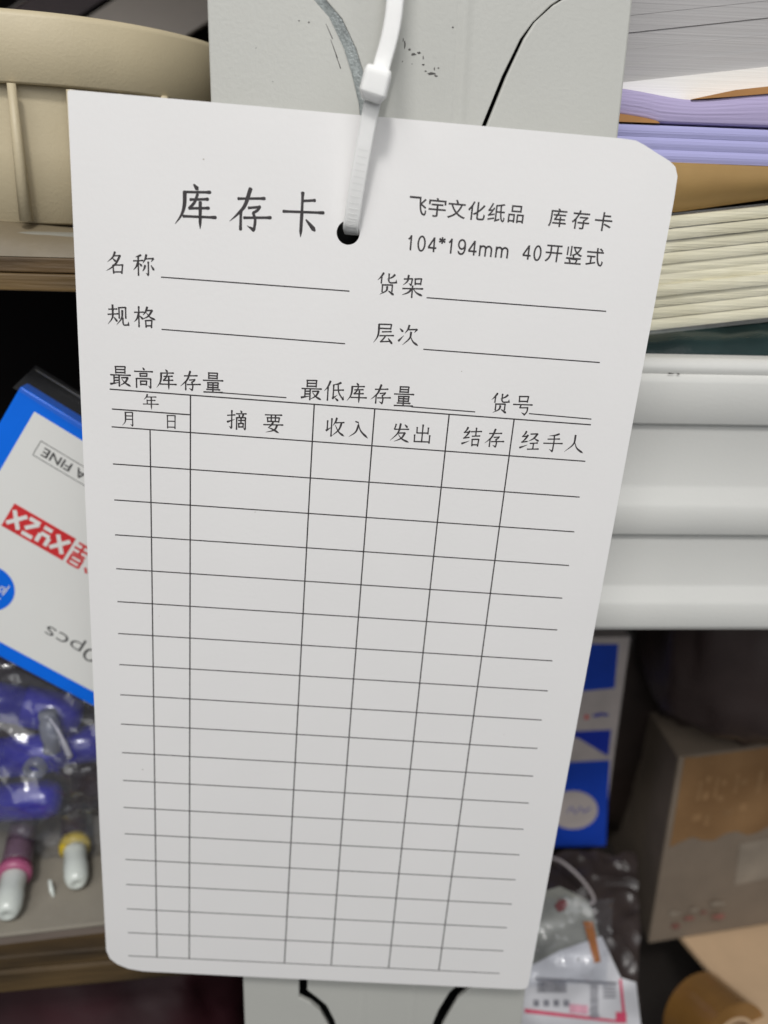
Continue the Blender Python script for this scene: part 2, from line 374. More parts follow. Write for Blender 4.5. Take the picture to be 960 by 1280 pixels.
# ---- brush-written glyphs: strokes in a 100 x 100 box, y down
G = {
'库': 'd 46,4 55,14|h 24,22 83,18|p 26,21 25,50 18,72 4,92|h 38,37 78,33|s 55,24 48,42 36,56|h 36,56 80,52|h 22,74 96,71|V 61,40 61,99',
'存': 'h 22,27 82,22|p 50,3 38,40 22,60 4,77|v 29,52 29,93|h 46,45 72,41|s 72,41 66,49 57,55|s 57,55 62,70 60,91|k 60,92 44,84|h 36,67 97,62',
'卡': 'v 47,2 47,50|V 47,48 46,99|h 49,20 75,17|h 4,46 96,42|d 57,60 78,82',
'名': 'p 46,3 36,26 12,48|h 42,20 68,17|p 68,17 50,50 28,72 5,86|d 36,32 48,43|v 36,60 38,94|h 36,60 79,56|v 78,56 74,92|h 38,89 75,86',
'称': 'p 38,8 14,18|h 5,35 46,30|v 26,16 26,95|p 26,35 18,56 4,74|d 31,44 41,54|p 62,4 56,24 46,42|h 58,22 92,18|k 92,18 83,33|v 70,34 70,88|k 70,91 59,82|p 56,50 52,64 44,76|d 82,48 94,67',
'规': 'h 8,26 45,22|h 4,49 49,43|p 26,5 26,50 20,70 3,92|d 31,59 45,77|v 54,14 55,62|s 54,16 84,12|v 84,12 84,60|p 69,26 66,60 42,93|v 71,60 71,82|s 71,82 76,91 94,89|k 95,91 96,74',
'格': 'h 4,32 45,28|v 24,5 24,95|p 24,34 16,58 2,75|d 28,46 42,59|p 62,4 54,26 42,42|s 60,20 84,17|p 84,17 66,44 38,61|n 56,28 74,48 99,59|v 54,64 56,94|s 54,65 82,62|v 82,62 80,94|s 56,88 80,86',
'货': 'p 30,4 20,20 5,37|v 22,22 22,48|p 80,8 68,20 46,30|v 54,6 54,36|s 54,36 62,44 86,42|k 88,43 88,29|v 28,54 28,85|s 28,56 72,53|v 72,53 72,81|p 50,62 46,80 18,98|d 56,80 80,95',
'架': 'p 28,4 24,30 5,49|s 8,22 46,18|s 46,18 42,44|k 42,46 31,39|v 58,16 60,42|s 58,18 86,15|v 86,15 84,40|s 60,38 84,37|h 5,63 95,58|v 49,48 49,99|p 46,62 32,78 5,91|n 53,62 70,78 97,89',
'层': 's 24,10 80,7|v 80,7 78,28|s 26,28 78,26|p 24,10 24,50 18,72 4,94|h 40,43 81,39|h 30,61 93,56|s 56,62 48,74 36,88|h 36,88 80,83|d 70,70 89,93',
'次': 'd 10,22 25,35|t 8,78 31,51|p 52,4 46,24 34,42|s 50,24 88,20|k 88,20 77,36|p 62,34 58,62 27,95|n 60,50 74,76 99,93',
'最': 'v 28,6 29,38|s 28,8 72,5|v 72,5 71,36|s 30,21 71,19|s 30,35 71,33|h 4,48 96,44|v 20,48 20,88|s 21,60 44,58|s 21,73 44,71|t 3,91 49,80|v 44,47 44,99|s 54,58 84,55|p 84,55 72,78 46,96|n 56,64 72,82 98,96',
'高': 'd 47,2 54,12|h 8,22 92,18|v 34,29 35,44|s 34,30 66,28|v 66,28 65,42|s 35,42 65,41|v 17,54 17,97|s 17,55 83,52|v 83,52 83,92|k 83,95 72,86|v 36,64 37,84|s 36,66 64,64|v 64,64 63,82|s 37,81 63,80',
'量': 'v 30,4 30,32|s 30,6 70,4|v 70,4 69,31|s 31,18 69,17|s 31,30 69,29|h 4,42 96,38|v 26,50 27,76|s 26,52 74,49|v 74,49 73,74|s 27,62 73,61|s 27,74 73,72|v 50,50 50,95|h 20,84 82,82|h 7,97 95,94',
'低': 'p 30,4 20,30 3,53|v 20,34 20,97|p 80,8 64,16 44,20|v 46,20 46,82|t 43,86 66,68|h 48,46 93,42|s 66,16 72,56 92,86|k 93,89 94,70|d 56,84 70,95',
'号': 'v 30,8 32,36|s 30,10 72,7|v 72,7 70,34|s 32,33 70,31|h 5,50 95,46|s 42,50 38,64|h 38,64 76,61|s 76,61 74,80 66,94|k 66,96 48,86',
'年': 'p 30,3 24,20 8,38|h 28,20 83,16|v 28,38 29,62|h 28,42 77,38|h 3,66 97,61|V 54,20 54,99',
'月': 'p 30,8 30,50 26,74 9,95|s 30,10 74,7|v 74,7 74,90|k 74,94 59,84|s 32,32 73,30|s 32,54 73,52',
'日': 'v 26,9 27,93|s 26,12 74,9|v 74,9 73,93|s 28,48 73,46|s 28,86 73,84',
'摘': 'h 3,31 39,26|v 24,5 24,90|k 24,93 11,84|t 3,63 39,48|d 66,3 72,12|h 45,20 93,17|d 58,24 62,32|p 80,22 76,30 72,34|v 48,38 48,97|s 48,39 90,36|v 90,36 90,92|k 90,95 80,88|h 56,52 84,50|v 69,42 69,64|v 58,66 59,86|s 58,67 80,65|v 80,65 79,84|s 59,84 79,83',
'要': 'h 10,12 90,8|v 21,24 24,46|s 22,26 78,22|v 79,22 76,44|s 24,43 76,41|v 40,12 40,42|v 60,11 60,42|p 50,46 40,62 26,75|n 26,74 46,80 80,98|p 70,58 56,84 15,98|h 4,61 97,56',
'收': 'v 14,20 14,64|t 9,70 35,51|v 34,8 34,97|p 58,4 52,24 40,44|h 54,28 93,24|p 82,27 70,62 37,95|n 52,40 70,72 99,93',
'入': 's 32,12 46,16|n 45,13 60,56 98,92|p 48,28 36,64 4,91',
'发': 'v 28,10 22,35|h 22,36 90,31|p 50,6 40,52 4,94|s 40,54 74,50|p 74,50 58,78 23,97|n 42,60 62,82 97,97|d 70,9 83,22',
'出': 'v 50,3 50,90|v 22,18 23,46|s 23,46 77,43|v 77,16 77,47|v 13,56 14,91|s 14,90 87,87|v 87,54 87,93',
'结': 'p 28,4 22,18 10,31|s 10,31 32,28|p 38,22 26,44 10,60|s 10,60 38,54|t 5,88 42,71|h 45,25 95,20|v 69,4 69,45|h 52,47 89,43|v 54,62 56,95|s 54,63 86,60|v 86,60 84,95|s 56,90 84,88',
'经': 'p 28,4 22,18 10,31|s 10,31 32,28|p 38,22 26,44 10,60|s 10,60 38,54|t 5,88 42,71|s 50,16 84,12|p 84,12 68,36 43,53|n 66,32 80,42 95,49|h 53,63 89,58|v 70,62 70,90|h 43,93 97,88',
'手': 'p 75,5 56,13 26,18|h 22,35 79,30|h 4,57 96,52|s 52,14 54,50 53,92|k 53,95 36,85',
'人': 'p 48,5 44,50 4,93|n 48,38 64,70 98,93',
}
def wprof(ty, t):
    if ty == 'h': return .78+.30*math.exp(-((t-.97)/.07)**2)+.16*math.exp(-(t/.07)**2)
    if ty == 'v': return .95+.22*math.exp(-((t-.03)/.08)**2)-.10*math.sin(math.pi*t)+.08*math.exp(-((t-.96)/.06)**2)
    if ty == 'V': return (1.08-.12*t)*(1 if t < .72 else max(.12, 1-((t-.72)/.28)**1.6*.9))
    if ty == 'p': return max(.14, 1.12*(1-t**2.0)+.14)
    if ty == 'n': return .40+.95*min(1, t/.82)**1.3 if t < .84 else max(.14, 1.35*(1-(t-.84)/.16)+.1)
    if ty == 'd': return .45+1.1*t**.8 if t < .85 else 1.42*(1-(t-.85)/.15*.45)
    if ty in 'tk': return max(.15, 1.25*(1-t)+.12)
    return .88
def stroke2d(ty, pts, W):
    pth = smooth_path([V((x, y, 0)) for x, y in pts], 8 if len(pts) > 2 else 14)
    n = len(pth); Lf_ = []; Rt = []
    for i, p in enumerate(pth):
        t = i/(n-1); tg = (pth[min(i+1, n-1)]-pth[max(i-1, 0)]).normalized(); nn = V((-tg.y, tg.x, 0)); w_ = wprof(ty, t)*W/2
        Lf_.append(p+nn*w_); Rt.append(p-nn*w_)
    poly = [(q.x, q.y) for q in Lf_]
    e = pth[-1]; tg = (pth[-1]-pth[-2]).normalized(); w_ = wprof(ty, 1)*W/2; nn = V((-tg.y, tg.x, 0))
    endc = [(e+nn*w_*math.cos(a)+tg*w_*.8*math.sin(a)) for a in (math.pi*.25, math.pi*.5, math.pi*.75)]
    poly += [(q.x, q.y) for q in endc]+[(q.x, q.y) for q in reversed(Rt)]
    e = pth[0]; tg = (pth[1]-pth[0]).normalized(); w_ = wprof(ty, 0)*W/2; nn = V((-tg.y, tg.x, 0))
    poly += [((e-nn*w_*math.cos(a)-tg*w_*.5*math.sin(a)).x, (e-nn*w_*math.cos(a)-tg*w_*.5*math.sin(a)).y) for a in (math.pi*.3, math.pi*.7)]
    return Lf_, Rt, poly
def glyph(mb, ch, cu, cv, em, mp, W=8.2, wx=1.0):
    k = 0
    for s in G[ch].split('|'):
        ty, *pp = s.split(); pts = [tuple(float(q) for q in a.split(',')) for a in pp]
        Lf_, Rt, poly = stroke2d(ty, pts, W)
        h = .030+.0022*k; k += 1
        fn = lambda x, y: mp(cu+(x-50)/100*em*wx, cv+(y-50)/100*em, h)
        n = len(Lf_)
        vs = [fn(q.x, q.y) for q in Lf_]+[fn(q.x, q.y) for q in Rt]
        fs = [(i, i+1, n+i+1, n+i) for i in range(n-1)]
        ncap = poly[n:n+3]; b = len(vs); vs += [fn(*q) for q in ncap]; fs.append((n-1, b, b+1, b+2, 2*n-1))
        scap = poly[-2:]; b = len(vs); vs += [fn(*q) for q in scap]; fs.append((n, b, b+1, 0))
        mb.add(vs, fs)
def kai(name, chars, em, W=8.2, wx=1.0):
    mb = MB()
    for ch, u, v in chars: glyph(mb, ch, u, v, em, CP, W, wx)
    return mb.build(name, M['ink'], card)
kai('printed_title', [('库', 21.15, 16.6), ('存', 30.6, 16.55), ('卡', 39.8, 16.55)], 7.6, 7.3)
for wd in ([('名', 7.25, 27.2), ('称', 12.1, 27.2)], [('规', 7.35, 36.3), ('格', 12.1, 36.25)], [('货', 55.4, 27.0), ('架', 59.95, 27.05)], [('层', 55.5, 35.8), ('次', 59.9, 35.8)]):
    kai('printed_field_name', wd, 4.0, 7.6)
for wd in ([('最', 7.46, 47.3), ('高', 11.7, 47.35), ('库', 15.9, 47.3), ('存', 20.3, 47.3), ('量', 24.5, 47.25)], [('最', 42.8, 47.15), ('低', 47.05, 47.1), ('库', 51.3, 47.1), ('存', 55.75, 47.1), ('量', 60.1, 47.1)], [('货', 78.4, 47.0), ('号', 82.6, 47.05)]):
    kai('printed_stock_line', wd, 3.95, 7.8)
for wd in ([('摘', 29.1, 54.0), ('要', 35.9, 54.1)], [('收', 47.55, 54.0), ('入', 52.1, 54.1)], [('发', 60.0, 54.1), ('出', 64.25, 54.1)], [('结', 73.7, 53.9), ('存', 78.1, 53.9)], [('经', 84.9, 53.85), ('手', 89.4, 53.85), ('人', 93.6, 53.85)]):
    kai('printed_column_heading', wd, 3.9, 7.8)
for wd in ([('年', 12.95, 51.8)], [('月', 8.8, 55.35)], [('日', 16.75, 55.3)]): kai('printed_date_heading', wd, 3.0, 8.2)

def text2d(s, offset=0.0, shear=0.0):
    c = bpy.data.curves.new('tmp', 'FONT'); c.body = s; c.resolution_u = 5; c.offset = offset; c.shear = shear
    o = bpy.data.objects.new('tmp', c); C.objects.link(o)
    me = bpy.data.meshes.new_from_object(o.evaluated_get(bpy.context.evaluated_depsgraph_get()))
    vs = [(v.co.x, v.co.y) for v in me.vertices]; fs = [tuple(p.vertices) for p in me.polygons]
    bpy.data.objects.remove(o); bpy.data.curves.remove(c); bpy.data.meshes.remove(me)
    return vs, fs
def text_fit(mb, s, u0, u1, v0, v1, mp, h=.03, offset=0.0, shear=0.0):
    """fit the lettering's bounding box into the rectangle (v grows downward)"""
    vs, fs = text2d(s, offset, shear); xs = [x for x, y in vs]; ys = [y for x, y in vs]
    x0, x1, y0, y1 = min(xs), max(xs), min(ys), max(ys)
    mb.add([mp(u0+(x-x0)/(x1-x0)*(u1-u0), v1-(y-y0)/(y1-y0)*(v1-v0), h) for x, y in vs], fs)
sb = MB()
for ch, u, wd, hh in (('飞', 59.6, 3.05, 3.05), ('宇', 63.0, 3.05, 3.15), ('文', 66.4, 3.15, 3.1), ('化', 69.9, 3.05, 3.1), ('纸', 73.4, 3.05, 3.1), ('品', 76.85, 2.75, 2.9), ('库', 84.2, 3.1, 3.1), ('存', 88.3, 3.1, 3.15), ('卡', 92.3, 3.1, 3.15)):
    text_fit(sb, ch, u-wd/2, u+wd/2, 13.5-hh/2, 13.5+hh/2, CP, offset=.007)
LAT = {'1': [(27, 26), (42, 18), (53, 2), (53, 98)], '0': 'o', '4': [(66, 98), (66, 4), (12, 70), (12, 72), (88, 72)],
       '9': None, '*': None, 'm': None}
def ell(cx, cy, rx, ry, a0, a1, n=16): return [(cx+rx*math.cos(math.radians(a0+(a1-a0)*k/n)), cy+ry*math.sin(math.radians(a0+(a1-a0)*k/n))) for k in range(n+1)]
LATS = {'1': [[(27, 28), (42, 19), (53, 3)], [(53, 0), (53, 100)]], '0': [ell(50, 50, 33, 48, -90, 270, 28)],
        '4': [[(66, 100), (66, 2)], [(66, 4), (12, 70)], [(8, 72), (92, 72)]],
        '9': [ell(49, 33, 32, 30, 0, 360, 24), [(82, 30), (82, 62), (72, 86), (50, 97), (28, 92), (18, 78)]],
        '*': [[(50, -4), (50, 40)], [(6, 7), (94, 29)], [(94, 7), (6, 29)]],
        'm': [[(10, 28), (10, 100)], [(10, 50), (18, 36), (32, 32), (44, 40), (47, 55), (47, 100)], [(47, 50), (56, 36), (70, 32), (82, 40), (86, 55), (86, 100)]]}
def latin(mb, s_, u0, v0, v1, adv, wst=.27):
    u = u0; k = 0
    for ch in s_:
        a = adv*{'*': .70, 'm': 1.50}.get(ch, 1.0)
        for st in LATS[ch]:
            P_ = [V((u+x/100*a*.92, v0+y/100*(v1-v0), 0)) for x, y in st]
            if len(P_) > 3 and len(P_) < 10: P_ = smooth_path(P_, 5)
            n_ = len(P_); vs = []; h = .03+.002*k; k += 1
            for i, p in enumerate(P_):
                tg = (P_[min(i+1, n_-1)]-P_[max(i-1, 0)]).normalized()
                if ch == '0' and i in (0, n_-1) or (ch == '9' and n_ > 20 and i in (0, n_-1)): tg = (P_[1]-P_[-2]).normalized()
                nn = V((-tg.y, tg.x, 0))*wst/2; vs += [CP(p.x+nn.x, p.y+nn.y, h), CP(p.x-nn.x, p.y-nn.y, h)]
            mb.add(vs, [(2*i, 2*i+1, 2*i+3, 2*i+2) for i in range(n_-1)])
        u += a
latin(sb, '104*194mm', 58.0, 18.4, 20.95, 1.935, .30)
latin(sb, '40', 78.75, 18.4, 20.9, 1.88, .30)
for ch, u, wd, hh in (('开', 84.4, 3.0, 2.9), ('竖', 88.0, 3.0, 3.1), ('式', 91.8, 3.1, 3.1)):
    text_fit(sb, ch, u-wd/2, u+wd/2, 19.5-hh/2, 19.5+hh/2, CP, offset=.007)
sb.build('printed_maker_line', M['ink'], card)
# ---- ruled lines
def rule(mb, u0, v0, u1, v1, w_=.25, h=.02):
    d = V((u1-u0, v1-v0, 0)).normalized(); n_ = V((-d.y, d.x, 0))*w_/2
    mb.add([CP(u0+n_.x, v0+n_.y, h), CP(u1+n_.x, v1+n_.y, h), CP(u1-n_.x, v1-n_.y, h), CP(u0-n_.x, v0-n_.y, h)], [(0, 1, 2, 3)])
ul = MB()
for a in ((15.1, 29.0, 48.7, 28.8), (15.1, 38.2, 48.5, 38.2), (62.6, 28.85, 95.4, 28.7), (62.9, 38.1, 95.8, 38.0), (26.0, 49.05, 38.2, 49.05), (61.7, 49.0, 73.8, 49.05), (84.0, 48.6, 96.0, 48.75)): rule(ul, *a, w_=.22)
ul.build('printed_underline', M['ink'], card)
hl = MB()
rule(hl, 5.4, 49.95, 96.1, 49.85); rule(hl, 5.7, 53.7, 20.3, 53.7)
for k in range(19): rule(hl, 5.55+.03*(k % 3), 57.15+k*7.33, 96.2+.08*(k % 4), 57.1+k*7.33, w_=.24)
hl.build('printed_row_line', M['ink'], card)
vl = MB()
rule(vl, 12.75, 57.15, 12.45, 189.1, h=.026)
for u in (20.35, 43.45, 54.85, 68.95, 81.35): rule(vl, u, 49.95, u-.12, 189.15, w_=.26, h=.026)
vl.build('printed_column_line', M['ink'], card)

sk = MB()
for u, v, r_ in ((10.0, 134.6, .22), (22.5, 9.0, .16), (33, 72.3, .12), (70.4, 41.6, .13), (58, 160, .12), (88.5, 120, .10), (14, 96.5, .12)):
    sk.add([CP(u+a, v+b, .02) for a, b in blob((0, 0), r_, r_*.8, int(u), 8)], [tuple(range(8))])
sk.build('dust_speck', mat('dust', (.42, .39, .34), .8, .2, 500), card, kind='stuff')
# ================================================================ CABLE TIE
tie = thing('cable_tie', 'white nylon cable tie threaded through the hole of the card', 'cable tie', (0, 0, 0))
ctrl = [at(440, 291, 1.4), at(438.5, 284, -.6), at(440, 273, -1.6), at(448, 222, -3.2), at(458, 165, -4.4), at(465.5, 129, -5.2), at(470, 107, -5.6), at(477, 83, -5.8), at(494, 0, -6.2)]
ctrl += [V((6.6, -6.4, 55)), V((8.2, -6.0, 68)), V((8.6, -3.5, 74.3)), V((8.6, 1.2, 75.5)), V((8.5, 5.2, 72)), V((7.6, 6.7, 60))]
ctrl += [at(493, 0, 6.5), at(477, 83, 6.4), at(466, 129, 6.2), at(457, 175, 5.6), at(446, 240, 4.2), at(441, 280, 2.8), at(440, 291, 1.4)]
pth = smooth_path(ctrl, 7); n = len(pth); W2 = 1.34; T2 = .42
fr = []
for i, p in enumerate(pth):
    t = (pth[min(i+1, n-1)]-pth[max(i-1, 0)]).normalized(); side = V((1, 0, -.12)); side = (side-t*side.dot(t)).normalized(); fr.append((p, side, t.cross(side), t))
def ring(i):
    p, a, b, t = fr[i]; b = b*(1 if True else 1)
    return [p+a*x*W2+b*y*T2 for x, y in ((-1, -.6), (-.85, -1), (.85, -1), (1, -.6), (1, .6), (.85, 1), (-.85, 1), (-1, .6))]
loft(pth, ring).build('strap', M['nylon'], tie, smooth=False, bevel=0)
# teeth
tm = MB(); acc = 0
for i in range(1, n-1):
    p, a, b, t = fr[i]; q = fr[i-1][0]; acc += (p-q).length
    seg = (fr[i+1][0]-p).length
    k = max(1, int(seg/.62))
    for j in range(k):
        c = p.lerp(fr[i+1][0], j/k); front = b if b.y < 0 else -b
        if p.z < 14 and p.y < 1:
            tm.obox(c-a*W2*.62+front*(T2*.9), a*W2*1.24, t*.26, front*.075)
tm.build('teeth', mat('nylon_teeth', (.84, .84, .825), .45, .01, 80), tie)
# head
hc3 = at(468.5, 106, -6.0); up = (at(477, 83, -5.8)-at(465.5, 129, -5.2)).normalized(); sd = V((1, 0, -.1)); sd = (sd-up*sd.dot(up)).normalized(); fn_ = up.cross(sd); fn_ = fn_ if fn_.y < 0 else -fn_
prof = [(-2.55, 1.25, .75), (-2.45, 1.55, 1.1), (-1.5, 2.1, 1.75), (-1.2, 2.25, 1.9), (1.6, 2.2, 1.85), (2.3, 2.05, 1.75), (2.6, 1.75, 1.4)]
def hring(i):
    z_, w_, d_ = prof[i]; r = []
    for x, y in ((-1, -.7), (-.8, -1), (.8, -1), (1, -.7), (1, .7), (.8, 1), (-.8, 1), (-1, .7)): r.append(hc3+up*z_+sd*x*w_+fn_*(y*d_+.5))
    return r
loft(prof, hring).build('head', M['nylon'], tie, bevel=.35, smooth=False)

# ================================================================ RIGHT BAY: BEAM AND DECK
beam = thing('shelf_beam', 'pale grey ridged steel shelf beam to the right of the card', 'shelf beam', (150, 15, -86))
prof = [(60, -23.0), (17.2, -23.0), (15.9, -23.3), (15.1, -24.1), (14.9, -25.2), (15.2, -26.0), (15.4, -26.3), (14.6, -26.9), (14.45, -28), (14.4, -36.4), (15.0, -37.0), (15.7, -37.2), (16.0, -38.0), (15.9, -50.4), (15.7, -51.4), (14.6, -54.4), (14.3, -55.3), (14.3, -61.3), (14.8, -61.9), (15.7, -62.2), (15.9, -63.0), (15.8, -74.0), (15.6, -74.9), (14.3, -77.7), (14.0, -78.6), (13.9, -83.6), (14.5, -85.0), (16, -85.8), (34, -86), (34, -84.6), (19.5, -84.4), (19.5, -24.8), (60, -24.8)]
def bring(i):
    x = (49.6, 420)[i]
    return [V((x, y, z)) for y, z in prof]
b_ = loft([0, 1], bring, True, False).build('beam_profile', M['beam'], beam)
b_.data.polygons.foreach_set('use_smooth', [True]*len(b_.data.polygons)); mod = b_.modifiers.new('es', 'EDGE_SPLIT'); mod.split_angle = math.radians(50)
tab = pr([blob(P2(838, 466, 14.3), .9, .2, 3), ], 14.32, 14.4)
sc2 = MB()
for i, (px, py, rx) in enumerate([(838, 466.5, 6), (847, 467, 4)]):
    c = P2(px, py, 14.9); bb = pr([blob(c, rx*.13, .16, i+80)], 14.5, 14.6); sc2.add(bb.v, bb.f)
sc2.build('scuff_mark', M['scuff'], beam)
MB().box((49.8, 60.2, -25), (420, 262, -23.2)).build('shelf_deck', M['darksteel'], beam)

# ---- stock above the beam
def slab_stack(th, n_, x0, x1, y0, depth, z0, thick, tilt, m, jit=.5, name='booklet', seed=1, wav=.0):
    rnd = random.Random(seed); t = math.radians(tilt); ez = V((-math.sin(t), 0, math.cos(t))); ex = V((math.cos(t), 0, math.sin(t))); out = []
    for k in range(n_):
        dy = rnd.uniform(-jit, jit); c = V((x0, y0+dy, z0))+ez*(thick*1.0*k); L_ = x1-x0
        th_ = thick*rnd.uniform(.93, .99)
        def top(u, v, h): # u along x, v depth, h 0/1
            bulge = .35*math.sin(math.pi*h)
            w0 = wav*math.sin(u*3.1+k*.9+seed)*.5
            return c+ex*(L_*u)+V((0, 1, 0))*(depth*v - bulge*(1-v)*.8)+ez*(th_*h+w0)
        vs = []; fs = []; nu = 14; hs = (0, .25, .5, .75, 1)
        rows = [(0, h) for h in hs]+[(1, 1), (1, 0)]
        for i in range(nu+1):
            for v, h in rows: vs.append(top(i/nu, v, h))
        R_ = len(rows)
        for i in range(nu):
            for j in range(R_): a = i*R_+j; b = i*R_+(j+1) % R_; fs.append((a, b, b+R_, a+R_))
        fs.append(tuple(range(R_))); fs.append(tuple(nu*R_+j for j in range(R_)))
        o = mesh(name, vs, fs, m, th); out.append(o)
    return out
# dark green film pack
gp = thing('film_wrapped_pack', 'dark green pack in glossy film lying flat on the shelf under the cream booklets', 'pack', (110, 40, -23))
def dgf(u, v):
    x = 50.5+190*u; y = 21+60*v; p = V((x, y, 0)); e = min(1, v*6)
    return V((x, y-1.5*math.sin(math.pi*min(1, v*6)), -22.9+(4.0+.055*(x-50))*e**.6+1.1*crumple(p, .09, 3)*e))
gpm = sheet(120, 40, dgf); gpm.build('film_wrap', M['teal'], gp, smooth=True)
MB().hexa([(51, 24, -22.8), (240, 24, -22.8), (240, 84, -22.8), (51, 84, -22.8), (51, 24, -20.8), (240, 24, -14), (240, 84, -14), (51, 84, -20.8)]).build('folder', M['teal'], gp)
# cream booklets
cb_ = thing('booklet_bundle', 'bundle of cream paper booklets in clear wrap above the grey beam', 'paper bundle', (110, 40, -20))
z00 = at(805, 418, 26).z
slab_stack(cb_, 10, 51, 230, 26, 90, z00-.9, 2.28, 7.2, M['cream'], .7, 'booklet', 5, .35)
t = math.radians(7.2)
def wrap(u, v):
    x = 52+170*u; zz = z00-1.4+(x-51)*math.tan(t)+v*24.2
    p = V((x, 0, zz)); return V((x, 23.5-.8*crumple(p, .055, 6)+(2.2 if v > .97 else 0), zz))
sheet(110, 50, wrap).build('clear_wrap', M['film_hazy'], cb_, smooth=True)
# kraft parcel, lavender reams
kp = thing('kraft_parcel', 'brown kraft paper parcel under the periwinkle paper ream', 'parcel', (110, 50, 8))
ktop = at(960, 208, 25); kbl = at(845, 262, 25); kbr = at(960, 236, 25)
def kfn(u, v):
    x = 50+190*u; zt = 15.1-.010*(x-50); zb = kbl.z+(x-kbl.x)*.16-.6
    if x < kbl.x: zb = kbl.z-.6+(x-kbl.x)*.03
    zb = min(zb, zt-1.5)
    z = zt+(zb-zt)*v; return V((x, 24.6+2.2*v*v+.6*crumple(V((x, 0, z)), .05, 2)-1.2*math.sin(v*math.pi), z))
vs = sheet(60, 14, kfn); 
bk = sheet(60, 14, lambda u, v: kfn(u, v)+V((0, 70, 0))); nv = len(vs.v); W_ = 61
vs.add(bk.v, bk.f)
for i in range(60): vs.f.append((i, i+1, nv+i+1, nv+i)); a = 14*W_+i; vs.f.append((a, a+1, nv+a+1, nv+a))
vs.build('kraft_wrap', M['kraft'], kp, smooth=True)
lr = thing('paper_ream', 'periwinkle blue paper ream, lower of the two tinted reams', 'paper ream', (110, 50, 15))
slab_stack(lr, 3, 50, 240, 25.2, 70, 15.0, 2.28, -.3, M['peri'], .04, 'paper_block', 8, .05)
lr2 = thing('paper_ream', 'lavender purple paper ream, upper of the two tinted reams', 'paper ream', (110, 50, 21.9))
def lav(u, v):
    x = 50+190*u; zt = 28.6-1.9*math.exp(-((x-69)/11)**2)+.4*math.sin(x*.09)-.02*(x-60); zb = 22.2
    if x < 62: zb = 22.2+1.6*max(0, (62-x)/12)**.6
    return V((x, 25.6-.5*math.sin(math.pi*v)+.12*math.sin(v*40), zt+(zb-zt)*v))
m1 = sheet(80, 16, lav); m2 = sheet(80, 16, lambda u, v: lav(u, v)+V((0, 70, 0))); nv = len(m1.v); m1.add(m2.v, m2.f)
for i in range(80): m1.f.append((i, i+1, nv+i+1, nv+i)); a = 16*81+i; m1.f.append((a, a+1, nv+a+1, nv+a))
m1.build('paper_block', M['lav'], lr2, smooth=True)
kw = MB()
def strip(x0, x1, za, zb, y0, y1, n_=20):
    return prism([[(x0+(x1-x0)*k/n_, zb(x0+(x1-x0)*k/n_)) for k in range(n_+1)]+[(x1-(x1-x0)*k/n_, za(x1-(x1-x0)*k/n_)) for k in range(n_+1)]], lambda x, z: V((x, y0, z)), lambda x, z: V((x, y1, z)))
q = strip(50.0, 62, lambda x: 22.0, lambda x: 22.1+1.7*max(0, (62-x)/12)**.6, 24.7, 90); q.build('kraft_wrap', M['kraft_o'], lr2)
q = strip(68, 240, lambda x: 28.62-1.9*math.exp(-((x-69)/11)**2)+.4*math.sin(x*.09)-.02*(x-60), lambda x: 28.66-1.9*math.exp(-((x-69)/11)**2)+.4*math.sin(x*.09)-.02*(x-60)+1.3*min(1, (x-68)/10), 25.0, 90); q.build('kraft_cover', M['kraft_o'], lr2)
ws = thing('paper_stack', 'bright white paper stack on the lavender ream, below the grey stack', 'paper stack', (110, 55, 28))
zl = at(785, 103, 30).z; zr = at(960, 84, 30).z; xl = at(785, 103, 30).x; xr = at(960, 84, 30).x; sl = (zr-zl)/(xr-xl)
strip(50.2, 240, lambda x: 25.5, lambda x: zl+(x-xl)*sl, 29, 100, 10).build('white_sheet', M['whitestack'], ws)
gs = thing('paper_stack', 'tall grey paper stack at the upper right corner', 'paper stack', (110, 60, 32))
for k in range(11):
    h0 = 3.0*k; rnd = random.Random(k)
    strip(50.4, 260, lambda x: zl+.05+(x-xl)*sl*(1+.0*k)+h0, lambda x: zl+(x-xl)*sl+h0+2.995, 30.6+rnd.uniform(-.15, .15)-(.6 if k == 0 else 0), 110, 6).build('paper_block', M['greystack'], gs)

# ================================================================ LEFT BAY
# upper plywood board in two plies
ub = thing('shelf_board', 'upper brown plywood shelf board at the left under the beige basket', 'shelf board', (-120, 60, -13))
MB().box((-330, 28.4, -9.9), (-24.6, 250, -6.9)).build('ply_layer', M['ply_m'], ub, bevel=.3)
MB().box((-330, 27.8, -13.6), (-24.6, 250, -10.1)).build('ply_layer', M['ply'], ub, bevel=.4)
ZL = at(60, 1196, 22).z
lb = thing('shelf_board', 'lower brown plywood shelf board at the bottom left', 'shelf board', (-120, 60, -198))
yb = lambda x: 21.5+.085*(x+90)
def bslab(z0, z1, dy): return MB().hexa([(-230, yb(-230)+dy, z0), (-24.6, yb(-24.6)+dy, z0), (-24.6, 250, z0), (-230, 250, z0), (-230, yb(-230)+dy, z1), (-24.6, yb(-24.6)+dy, z1), (-24.6, 250, z1), (-230, 250, z1)])
bslab(ZL-4.5, ZL, .6).build('ply_layer', M['ply_d'], lb, bevel=.6)
bslab(at(60, 1241, 21.4).z, ZL-4.6, 0).build('ply_layer', M['ply_d'], lb, bevel=.8)
